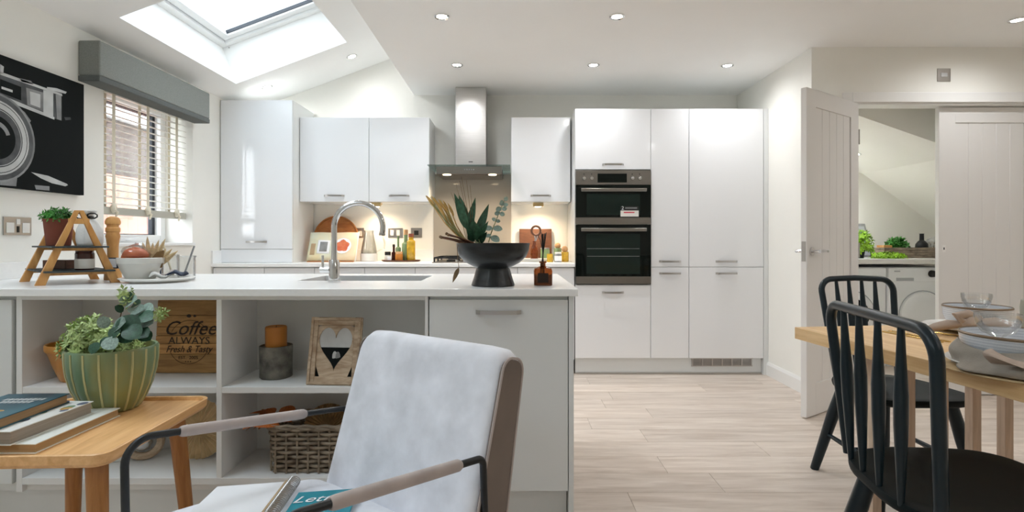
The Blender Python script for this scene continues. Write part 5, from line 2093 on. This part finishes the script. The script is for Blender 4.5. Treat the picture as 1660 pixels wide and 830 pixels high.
stems(pp, pc + V(0, 0, .15), [pc + V(-.08, -.03, .23), pc + V(-.03, .03, .25), pc + V(-.1, .02, .22), pc + V(.03, 0, .31), pc + V(.06, .02, .28), pc + V(.09, -.01, .25), pc + V(0, -.05, .22), pc + V(.12, -.02, .25), pc + V(.05, -.05, .24)], .0025, 'stem')
oval = leaf_mesh('oval_leaf', 'euca', 'round', .12, .15)
ivyl = leaf_mesh('ivy_leaf', 'ivy', 'round', .15, .2)
YQ = 1.66
for (x, y, tx_, ty_, dy, kind, s) in ((205, 494, 221, 482, 0, 0, 1), (214, 505, 232, 500, -.02, 0, 1), (222, 506, 247, 500, -.01, 0, 1.05), (222, 506, 205, 500, .01, 0, 1), (215, 520, 228, 541, -.03, 0, 1.1),
                                      (205, 492, 196, 478, 0, 0, .9), (224, 512, 250, 516, -.04, 1, .9), (200, 488, 214, 474, .01, 1, .9), (208, 515, 192, 530, -.05, 0, 1.2), (200, 512, 215, 538, -.07, 1, 1.2),
                                      (176, 530, 160, 515, -.08, 0, 1.1), (180, 535, 200, 520, -.08, 0, 1.1), (178, 545, 166, 565, -.10, 1, 1.1), (172, 548, 186, 566, -.12, 0, 1.0), (160, 555, 146, 573, -.12, 1, 1.1),
                                      (196, 540, 212, 552, -.08, 1, 1.1), (222, 535, 240, 545, -.06, 1, 1.0), (232, 525, 252, 522, -.04, 0, .8), (214, 495, 230, 488, .02, 1, .8), (193, 530, 180, 545, -.10, 1, 1.3),
                                      (228, 540, 246, 552, -.05, 1, .9), (205, 530, 222, 545, -.09, 1, 1.2), (235, 510, 255, 500, 0, 0, .7), (200, 505, 186, 495, .0, 1, 1)):
    p0, p1 = at(x, y, YQ + dy), at(tx_, ty_, YQ + dy - .02)
    L = (p1 - p0).length * s * .9
    mobj('leaf', ivyl if kind else oval, pp, frame_mtx(p0 - pc, p1 - p0, (.1, -.75, .75), (L, L, L)))
for (x, y) in ((200, 480), (208, 490), (262, 505), (256, 512), (204, 470)):
    bush('sprig', pp, at(x, y, YQ), .016, .016, .014, 7, .016, 'bush', int(x), 5, -1)

# ================================================================== ARMCHAIR
A0 = V(-.535, 1.525, 0)
U, W_ = V(.80, -.60, 0), V(-.60, -.80, 0)


def AC(a, b_, z):
    return A0 + U * a + W_ * b_ + V(0, 0, z)


ac = thing('armchair', 'grey velvet armchair with black tubular metal frame', 'armchair', AC(.27, .25, 0))
BW = .535


def slab(name, m, a0, a1, sec, par, bevel=.03, seg=4, smooth=60):
    b = MB()
    b.prism([AC(a0, bb, zz) for bb, zz in sec], U * (a1 - a0))
    return b.build(name, m, par, bevel=bevel, seg=seg, smooth=smooth)


def blob(name, m, a0, a1, sec, par, edge=.03, corner=0):
    """upholstered block: section swept across the chair with softened ends"""
    b = MB()
    cb = sum(p[0] for p in sec) / len(sec)
    cz = sum(p[1] for p in sec) / len(sec)
    zmx = max(p[1] for p in sec)
    st = []
    for k, t in enumerate((0, .003, .01, .02, .03, .06, .15, .3, .5, .7, .85, .94, .97, .99, 1)):
        e = min(t, 1 - t) * (a1 - a0)
        sh = math.sqrt(max(0, 1 - (1 - min(e / edge, 1)) ** 2))
        st.append((a0 + (a1 - a0) * t, sh))
    n = len(sec)
    vs, fs = [], []
    for (a, sh) in st:
        k = 1 - (1 - sh) * .22
        for (bb, zz) in sec:
            e = min(a - a0, a1 - a)
            dr = corner - math.sqrt(max(0, corner ** 2 - max(0, corner - e) ** 2)) if corner else 0
            wgt = max(0, min(1, (zz - cz) / (zmx - cz))) ** 1.5
            vs.append(AC(a, cb + (bb - cb) * k, cz + (zz - cz) * (1 - (1 - sh) * .03) - dr * wgt))
    for i in range(len(st) - 1):
        for k in range(n):
            l = (k + 1) % n
            fs.append((i * n + k, i * n + l, (i + 1) * n + l, (i + 1) * n + k))
    fs += [tuple(range(n))[::-1], tuple((len(st) - 1) * n + k for k in range(n))]
    b.add(vs, fs)
    return b.build(name, m, par, smooth=70)


def rounded_sec(p, r, n=5):
    out = []
    for i in range(len(p)):
        a, c, d = p[i - 1], p[i], p[(i + 1) % len(p)]
        rr_ = r[i] if isinstance(r, (list, tuple)) else r
        for q in arc_corner((a[0], a[1], 0), (c[0], c[1], 0), (d[0], d[1], 0), rr_, n):
            out.append((q.x, q.y))
    return out


back = rounded_sec([(.005, .36), (-.145, .805), (-.238, .785), (-.135, .33)], [.02, .042, .035, .03])
bo = blob('backrest', 'velvet', 0, BW, back, ac, edge=.035, corner=.05)
cbx = sum(p[0] for p in back) / len(back)
czx = sum(p[1] for p in back) / len(back)
for a0, a1, pn in ((.0015, .005, 'side_panel'), (BW - .002, BW + .006, 'side_panel')):
    sec2 = [(cbx + (p[0] - cbx) * (.80 if a0 > .1 else .66), czx + (p[1] - czx) * .93 - .008) for p in back]
    b = MB()
    b.prism([AC(a0, bb, zz) for bb, zz in sec2], U * (a1 - a0))
    sdp = b.build(pn, 'shadedvelvet', bo, smooth=40)
    aa = a1
    if a0 < .1:
        continue
    MB().tube([AC(aa, cbx + (p[0] - cbx) * .84, czx + (p[1] - czx) * .945 - .008) for p in back], .0036, 6, closed=True).build('piping', 'sleeve', bo)
seat = rounded_sec([(-.13, .30), (.0, .40), (.10, .418), (.30, .438), (.57, .455), (.60, .35), (.30, .30)], [.02, .03, .05, .05, .045, .03, .02])
so = blob('seat', 'velvet', -.035, BW + .035, seat, ac, edge=.06)
TR = .0082
for (a, zb) in ((-.030, .573), (BW + .014, .573)):
    rb, fb = (-.11 if a < 0 else -.05), .46
    zb -= .0075 if a < 0 else 0
    p_rear0 = AC(a, rb - .03, 0)
    p_rear = AC(a, rb, zb)
    p_front = AC(a, fb, .637)
    p_front0 = AC(a, fb - .01, 0)
    path = [p_rear0] + arc_corner(p_rear0, p_rear, p_front, .022, 6) + arc_corner(p_rear, p_front, p_front0, .05, 8) + [p_front0]
    fo = MB().tube(path, TR, 12).build('arm_frame', 'blackmetal', ac, smooth=60)
    d = (p_front - p_rear)
    f_ = lambda q: (q - rb) / (fb - rb)
    s0, s1 = p_rear + d * f_(.027), p_rear + d * f_(.35)
    e = d.normalized() * .006
    MB().tube([s0, s0 + e, s0 + e * 2, s1 - e * 2, s1 - e, s1], [TR + .002, TR + .0045, TR + .005, TR + .005, TR + .0045, TR + .002], 14).build('arm_sleeve', 'sleeve', fo, smooth=60)
for bb in (-.062, .45):
    MB().tube([AC(-.030, bb, .33), AC(BW + .014, bb, .33)], .008, 10).build('cross_rail', 'blackmetal', ac)

# notebook and teal card on the seat
up_s = V(0, 0, 1)


def seatp(px_, py_, lift=0):
    """point of the seat plane under that pixel (plane z = .418 + .075*(b-.1))"""
    Yg = 1.3
    for _ in range(30):
        p = at(px_, py_, Yg)
        bb = (p - A0).dot(W_)
        zt = .418 + .075 * (bb - .1) + .006 + lift
        Yg *= (CAMH - zt) / (CAMH - p.z)
    return at(px_, py_, Yg)


nb = thing('spiral_notebook', 'open white spiral notebook lying on the armchair seat', 'notebook', seatp(400, 810))
q1, q2 = seatp(352, 796), seatp(462, 788)
dpage = seatp(296, 850) - q1
dpage = dpage.normalized() * .24
sl = V(0, 0, .012)
pg = [q1, q2, q2 + dpage, q1 + dpage]
MB().hexa([p + V(0, 0, .0) for p in pg] + [p + sl for p in pg]).build('pages', 'white', nb, smooth=0, bevel=.002)
dq = (q2 - q1).normalized()
MB().hexa([p for p in (q2 + dq * .002, q2 + dq * .014, q2 + dq * .014 + dpage, q2 + dq * .002 + dpage)] + [p + sl * 1.3 for p in (q2 + dq * .002, q2 + dq * .014, q2 + dq * .014 + dpage, q2 + dq * .002 + dpage)]).build('spine_card', 'kraft', nb, smooth=0)
dn_ = dpage.normalized()
b = MB()
NC = 26
for i in range(NC):
    c = q2 + dq * .024 + dn_ * (.006 + .228 * i / (NC - 1)) + V(0, 0, .013)
    b.tube([c + dq * .015 * math.cos(t) + V(0, 0, .0135 * math.sin(t)) + dn_ * .004 * t / 6.28 for t in [k * 2 * PI / 10 for k in range(11)]], .0013, 5)
b.build('spiral_wire', 'nickel', nb, kind='stuff')
tcd = thing('teal_book', 'teal card with white handwritten lettering beside the notebook on the seat', 'card', seatp(540, 810))
t0, t1 = seatp(484, 802), seatp(582, 795)
dt = (t1 - t0).normalized()
pgt = [t0, t1, t1 + dpage, t0 + dpage]
cvt = MB().hexa([p for p in pgt] + [p + V(0, 0, .006) for p in pgt]).build('card', 'teal', tcd, smooth=0, bevel=.001)
nrm = dt.cross(-dn_)
upv = -dn_
text('lettering', 'Letters', .052, t0 + dt * .075 + dn_ * .052 + V(0, 0, .0072), dt, upv, 'white', tcd, shear=.35)

# ================================================================== DINING SIDE
DT = .75
rz = math.radians(6.8)
# local: x to the right, y along the table towards the kitchen; origin at far-left top corner on the floor
dtab = thing('dining_table', 'pale oak dining table with slatted end leg frame', 'dining table', (1.03, 1.99, 0), rz)
TWd, TLn = .92, 1.75
nbd = 4
for i in range(nbd):
    MB().box(TWd * i / nbd + (.0006 if i else 0), TWd * (i + 1) / nbd - (.0006 if i < nbd - 1 else 0), -TLn, 0, DT - .042, DT).build('top_plank', 'tabley', dtab, bevel=.002, world=False, smooth=0)
for yy in (-.13, -TLn + .13):
    for k in range(5):
        x = .205 + .128 * k
        MB().box(x - .017, x + .017, yy - .016, yy + .016, .05, DT - .042).build('leg_slat', 'tablez', dtab, bevel=.002, world=False, smooth=0)
    MB().box(.10, .82, yy - .03, yy + .03, 0, .05).build('foot_rail', 'tablez', dtab, bevel=.003, world=False, smooth=0)

def make_chair(label, loc, rz, sz=.455, top=.905, hb0=.195, ht=.215, rec=.085, sw=.205, fw=.23, dep=.43):
    t = thing('spindle_chair', label, 'chair', loc, rz, 'black spindle-back chairs at the dining table')
    # faces +x
    out = []
    n = 44
    for i in range(n):
        a = 2 * PI * i / n
        ca, sa = math.cos(a), math.sin(a)
        x = dep / 2 * math.copysign(abs(ca) ** (.5 if ca > 0 else .8), ca)
        wy = (sw + fw) / 2 + (fw - sw) / 2 * (x / (dep / 2))
        y = wy * math.copysign(abs(sa) ** .55, sa)
        out.append((x + dep / 2 - .02, y))
    vs, fs = [], []
    lv = [(.90, sz - .034), (.985, sz - .024), (1.0, sz - .012), (.985, sz - .002), (.93, sz), (.75, sz - .006), (.4, sz - .011)]
    for s, z in lv:
        vs += [(dep / 2 - .02 + (x - dep / 2 + .02) * s, y * s, z) for x, y in out]
    for i in range(len(lv) - 1):
        for k in range(n):
            l = (k + 1) % n
            fs.append((i * n + k, i * n + l, (i + 1) * n + l, (i + 1) * n + k))
    fs += [tuple(range(n))[::-1], tuple((len(lv) - 1) * n + k for k in range(n))]
    MB().add(vs, fs).build('seat', 'blackseat', t, world=False, smooth=50)
    x0, x1 = .03, .03 - rec
    pA, pB, pC, pD = V(x0, -hb0, sz - .02), V(x1, -ht, top), V(x1, ht, top), V(x0, hb0, sz - .02)
    path = [pA] + arc_corner(pA, pB, pC, .055, 7) + [V(x1 - .012, 0, top + .004)] + arc_corner(pB, pC, pD, .055, 7) + [pD]
    MB().tube(path, .0135, 12).build('back_hoop', 'black', t, world=False, smooth=60)
    for k in range(4):
        f = (k + 1) / 5 * 2 - 1
        p0 = V(.012 - .02 * (1 - f * f), f * (hb0 - .01), sz - .012)
        p1 = V(x1 - .010 * (1 - f * f), f * (ht - .02), top - .004)
        pts = [p0 + (p1 - p0) * q for q in (0, .15, .45, .62, .8, 1)]
        MB().tube(pts, [.0065, .0095, .0145, .0150, .0105, .007], 10).build('spindle', 'black', t, world=False, smooth=60)
    legs = {}
    for sx_, xx in ((-1, .07), (1, dep - .10)):
        for s in (-1, 1):
            p0, p1 = V(xx, s * (sw - .06), sz - .02), V(xx + sx_ * .085 + (0 if sx_ > 0 else -.02), s * (sw + .015), 0)
            MB().tube([p0, p0 + (p1 - p0) * .35, p1], [.021, .0255, .0185], 12).build('leg', 'black', t, world=False)
            legs[(sx_, s)] = (p0, p1)
    mids = []
    for s in (-1, 1):
        a0, a1 = legs[(-1, s)]
        c0, c1 = legs[(1, s)]
        a, c = a0 + (a1 - a0) * .58, c0 + (c1 - c0) * .58
        m_ = (a + c) / 2
        MB().tube([a, m_, c], [.008, .0125, .008], 8).build('stretcher', 'black', t, world=False)
        mids.append(m_)
    MB().tube([mids[0], (mids[0] + mids[1]) / 2, mids[1]], [.008, .012, .008], 8).build('stretcher', 'black', t, world=False)
    return t


make_chair('black spindle-back chair nearest the camera, tucked under the table side', (.882, 1.329, 0), math.radians(-9.5), sz=.488, top=.884, hb0=.215, ht=.26, rec=.035, sw=.22, fw=.265, dep=.46)
make_chair('black spindle-back chair at the far end of the dining table', (1.616, 2.51, 0), math.radians(-91), sz=.45, top=.885, hb0=.137, ht=.17, rec=.085, sw=.19, fw=.245, dep=.44)

# place settings
M['bowlpattern'] = None


def pattern_mat():
    m, nt, bsd = _mat('chevron_embossed_ceramic')
    N, L = nt.nodes, nt.links
    t = N.new('ShaderNodeTexCoord')
    wv = N.new('ShaderNodeTexWave')
    wv.wave_type = 'BANDS'
    wv.bands_direction = 'Z'
    wv.inputs['Scale'].default_value = 45
    wv.inputs['Distortion'].default_value = 2.5
    wv.inputs['Detail'].default_value = 0
    wv.inputs['Detail Scale'].default_value = 30
    L.new(t.outputs['Object'], wv.inputs['Vector'])
    r = N.new('ShaderNodeValToRGB')
    r.color_ramp.elements[0].color = (.50, .53, .58, 1)
    r.color_ramp.elements[1].color = (.70, .72, .75, 1)
    L.new(wv.outputs['Fac'], r.inputs[0])
    L.new(r.outputs[0], bsd.inputs['Base Color'])
    bsd.inputs['Roughness'].default_value = .3
    return m


M['bowlpattern'] = pattern_mat()
M['bronze'] = mat('bronze_rim', (.20, .14, .09), .4, .3)


def setting(c, rb, lab, knot):
    c = Vector(c)
    z = DT
    mt_ = thing('placemat', 'round woven placemat under the ' + lab + ' setting', 'placemat', (c.x, c.y, z))
    MB().lathe([(.0, .0005), (.165, .0005), (.168, .002), (.165, .0045), (0, .0045)], c=(c.x, c.y, z), n=36).build('mat', 'palm', mt_)
    if lab == 'far':
        MB().lathe([(.164, .0045), (.166, .0055), (.168, .003)], c=(c.x, c.y, z), n=36, caps=False).build('gold_edge', 'gold', mt_)
    tag(MB().lathe([(.09, .0055), (.094, .0075), (.135, .014), (.152, .019), (.152, .022), (.135, .018), (.09, .010), (0, .010)], c=(c.x, c.y, z), n=40).build('dinner_plate', 'white_ceramic'),
        'white dinner plate of the ' + lab + ' setting on the dining table', 'plate')
    bw = thing('pattern_bowl', 'white embossed bowl with bronze rim at the ' + lab + ' setting', 'bowl', (c.x, c.y, z + .011))
    MB().lathe([(.05, 0), (.055, .002), (rb * .86, .022), (rb * .97, .045), (rb, .078), (rb * .975, .078), (rb * .95, .048), (rb * .8, .028), (.04, .010), (0, .009)], c=(c.x, c.y, z + .011), n=44).build('bowl', 'bowlpattern', bw, smooth=50)
    MB().lathe([(rb * .972, .0775), (rb * .986, .0805), (rb + .0015, .0775), (rb + .001, .074)], c=(c.x, c.y, z + .011), n=44, caps=False).build('rim', 'bronze', bw)


def coupe(c, label, r=.05):
    c = Vector(c)
    g = thing('coupe_glass', label, 'glass', c)
    MB().lathe([(.034, 0), (.034, .002), (.010, .006), (.0055, .016), (.006, .046), (.012, .054), (.032, .064), (r * .9, .082), (r, .102), (r * .99, .112), (r * .965, .112), (r * .96, .102), (r * .86, .085), (.028, .068), (0, .060)], c=c, n=40,
               wob=lambda a, z: 1 + (.012 * math.cos(20 * a) if .06 < z < .095 else 0)).build('glass', 'glass', g, smooth=50)


n1, n2 = V(1.235, 1.315, 0), V(1.60, 1.88, 0)
setting(n1, .125, 'near', 1)
setting(n2, .095, 'far', 0)
coupe(V(1.215, 1.365, DT + .0215), 'ribbed coupe glass standing in the near bowl', .048)
coupe(V(1.595, 1.875, DT + .0215), 'ribbed coupe glass standing in the far bowl', .043)

# near napkin draped round the bowl
nk = thing('napkin', 'taupe linen napkin draped against the near bowl over the table edge', 'napkin', n1 + V(-.13, -.06, DT))


def napk(u, v):
    a = math.radians(158 + 112 * u)
    rr_ = .130 + .010 * math.sin(v * 3) + .026 * v ** 1.6 + (.010 * math.sin(u * 8 + v * 5) + .006 * math.sin(u * 17 - v * 3)) * (.25 + v)
    z = DT + .074 - .018 * u - (.062 - .012 * u) * v - .012 * math.sin(u * 5) * (1 - v)
    return n1 + V(rr_ * math.cos(a), rr_ * math.sin(a), z)


MB().grid(napk, 28, 14).build('drape', 'linend', nk, solid=.0028, smooth=80)


def napk2(u, v):
    a = math.radians(205 + 70 * u)
    rr_ = .150 + .035 * math.sin(v * PI) + .01 * math.sin(u * 9)
    z = DT + .050 - .030 * u + .030 * (v - .5) + .01 * math.sin(u * 6 + v * 3)
    return n1 + V(rr_ * math.cos(a), rr_ * math.sin(a), z)


MB().grid(napk2, 20, 10).build('fold', 'linen', nk, solid=.0035, smooth=80)
MB().ball(n1 + V(.015, -.185, DT + .038), .038, 16, 10, (1.1, .9, .85), .22, 3).build('knot', 'linen', nk, smooth=80)
# far knotted napkin
nf = V(1.49, 1.77, DT + .024)
nk2 = thing('napkin', 'beige knotted linen napkin lying on the far plate', 'napkin', nf)
MB().ball(nf + V(0, 0, .022), .030, 16, 10, (1.25, .9, .95), .20, 5).build('knot', 'linen', nk2, smooth=80)
MB().tube([nf + V(-.028, 0, .030), nf + V(-.045, .004, .046), nf + V(-.012, 0, .052), nf + V(.02, -.004, .036)], [.013, .015, .015, .012], 10).build('loop', 'linen', nk2, smooth=80)
MB().tube([nf + V(.02, -.01, .024), nf + V(.06, -.02, .026), nf + V(.105, -.03, .014), nf + V(.14, -.035, .010)], [.018, .024, .022, .012], 10, flat=.8).build('tail', 'linen', nk2, smooth=80)
MB().tube([nf + V(-.02, .01, .018), nf + V(-.06, .02, .016), nf + V(-.095, .03, .006), nf + V(-.115, .035, .000)], [.017, .022, .018, .010], 10, flat=.7).build('tail', 'linen', nk2, smooth=80)
# cutlery
for i, (x, y, lb) in enumerate(((1.335, 1.80, 'gold fork lying left of the far plate'), (1.305, 1.79, 'gold knife lying at the left of the gold fork'))):
    ct = thing('gold_cutlery', lb, 'cutlery', (x, y, DT), rz + .08)
    b = MB()
    b.box(-.005, .005, -.11, .04, .0005, .0035)
    b.box(-.010, .010, .04, .10, .0005, .0035)
    b.build('handle', 'gold', ct, world=False, bevel=.001)
# grey vase at right
vq = V(1.45, 1.50, DT)
tag(MB().add([], []).lathe([(.030, 0), (.034, .004), (.036, .13), (.034, .150), (.026, .153), (.024, .145), (0, .14)], c=vq, n=28, wob=lambda a, z: 1.0 / max(abs(math.cos(a)), abs(math.sin(a))) ** .5).build('stone_vase', 'stone', smooth=50),
    'sage grey squarish ceramic vase between the place settings', 'vase')

# ================================================================== UTILITY CUPBOARD
uw = tag(MB().box(XR + .121, 4.299, 4.58, 5.199, .868, .91).build('utility_worktop', 'white_ceramic', bevel=.002, smooth=0), 'white worktop over the laundry machines in the utility cupboard', 'worktop')


def machine(label, x0, dark):
    t = thing('laundry_machine', label, 'washing machine', (x0 + .3, 4.88, 0))
    yf = 4.612
    MB().box(x0 + .003, x0 + .597, yf, 5.18, .0, .838).build('body', 'appl', t, bevel=.012, seg=3, smooth=0)
    MB().box(x0 + .006, x0 + .594, yf - .006, yf + .02, .715, .832).build('control_panel', 'appl', t, bevel=.005, smooth=0)
    cx_, cz_ = x0 + .30, .44
    mt = Matrix.Translation((cx_, yf, cz_)) @ Matrix.Rotation(PI / 2, 4, 'X')
    MB().lathe([(.0, .030), (.10, .034), (.165, .032), (.19, .018), (.195, 0)], n=40, mat4=mt).build('door', 'appl', t)
    MB().lathe([(.196, .0), (.2, .006), (.205, .0)], n=40, mat4=mt, caps=False).build('door_ring', 'applgrey', t)
    if dark:
        MB().lathe([(.0, .040), (.11, .038), (.135, .034)], n=36, mat4=mt).build('porthole', 'blackglass', t)
    if not dark:
        MB().lathe([(0, .03), (.026, .028), (.03, .0)], n=24, mat4=Matrix.Translation((x0 + .37, yf - .006, .785)) @ Matrix.Rotation(PI / 2, 4, 'X')).build('dial', 'blackplastic', t)
    MB().box(x0 + .07, x0 + .22, yf - .009, yf - .005, .725, .752).build('drawer', 'applgrey', t, bevel=.002, smooth=0)
    MB().box(x0 + .055, x0 + .105, yf - .0068, yf - .0058, .800, .812).build('badge', 'applgrey', t, smooth=0)


machine('white washing machine with dark porthole behind the far chair', 2.565, True)
machine('white tumble dryer with round white door beside the utility door', 3.17, False)

ub = thing('storage_basket', 'low brown rectangular basket on the utility worktop', 'basket', (3.58, 4.93, .91))
bx0, bx1, by0, by1 = 3.30, 3.87, 4.84, 5.02
for (a, c, d, e) in ((bx0, bx1, by0, by0 + .012), (bx0, bx1, by1 - .012, by1), (bx0, bx0 + .012, by0 + .012, by1 - .012), (bx1 - .012, bx1, by0 + .012, by1 - .012)):
    for k in range(4):
        MB().box(a, c, d - .002 * (k % 2), e + .002 * (k % 2), .912 + k * .023, .912 + k * .023 + .0215).build('slat', 'wicker', ub, bevel=.003, smooth=0)
MB().box(bx0 + .012, bx1 - .012, by0 + .012, by1 - .012, .9105, .918).build('base', 'wicker', ub, smooth=0)
zb = .918
up1 = thing('leafy_plant', 'small dark green leafy plant in the utility basket', 'plant', (3.48, 4.93, zb))
MB().lathe([(.045, 0), (.055, .07), (.05, .07), (0, .065)], c=(3.48, 4.93, zb), n=18).build('pot', 'terracotta', up1)
bush('foliage', up1, (3.48, 4.93, zb + .085), .10, .08, .095, 120, .035, 'herb', 31, 4)
tag(MB().lathe([(.045, 0), (.05, .005), (.05, .09), (.048, .115), (.03, .14), (.018, .15), (.017, .205), (.02, .21), (0, .21)], c=(3.70, 4.93, zb), n=24).build('dark_bottle', 'blackceramic'),
    'dark round bottle in the utility basket', 'bottle')
up2 = thing('white_flowers', 'white dried flower bunch in the utility basket at right', 'flowers', (3.80, 4.93, zb))
bush('blossom', up2, (3.80, 4.93, zb + .12), .055, .06, .06, 90, .016, 'cloth', 41, 5, -1)
stems(up2, (3.80, 4.93, zb), [(3.78, 4.93, zb + .12), (3.82, 4.94, zb + .13), (3.80, 4.91, zb + .14)], .003, 'stem')
wb = thing('wooden_box', 'pale wooden box end in the utility basket left corner', 'box', (3.36, 4.93, zb))
MB().box(3.325, 3.40, 4.88, 4.98, zb, zb + .105).build('box', 'ash', wb, bevel=.003, smooth=0)
up3 = thing('lime_fern', 'bright lime green trailing plant on the utility worktop', 'plant', (3.10, 4.78, .91))
MB().lathe([(.05, 0), (.065, .09), (.06, .09), (0, .085)], c=(3.06, 4.84, .91), n=18).build('pot', 'dark', up3)
bush('foliage', up3, (3.06, 4.80, 1.02), .10, .09, .14, 220, .03, 'lime', 51, 4, -.5)
bush('trailing_foliage', up3, (3.25, 4.72, .912), .17, .07, .05, 200, .026, 'lime', 53, 4, 0)
us = thing('framed_print', 'grey framed print behind the lime green plant', 'picture', (3.21, 5.12, .91))
MB().hexa([(3.10, 5.10, .911), (3.37, 5.10, .911), (3.37, 5.115, .911), (3.10, 5.115, .911), (3.10, 5.165, 1.225), (3.34, 5.165, 1.225), (3.34, 5.18, 1.225), (3.10, 5.18, 1.225)]).build('frame', 'pmid', us, bevel=.002, smooth=0)
MB().hexa([(3.12, 5.1005, .93), (3.35, 5.1005, .93), (3.35, 5.105, .93), (3.12, 5.105, .93), (3.12, 5.1575, 1.20), (3.325, 5.1575, 1.20), (3.325, 5.162, 1.20), (3.12, 5.162, 1.20)]).build('print', 'applgrey', us, smooth=0)
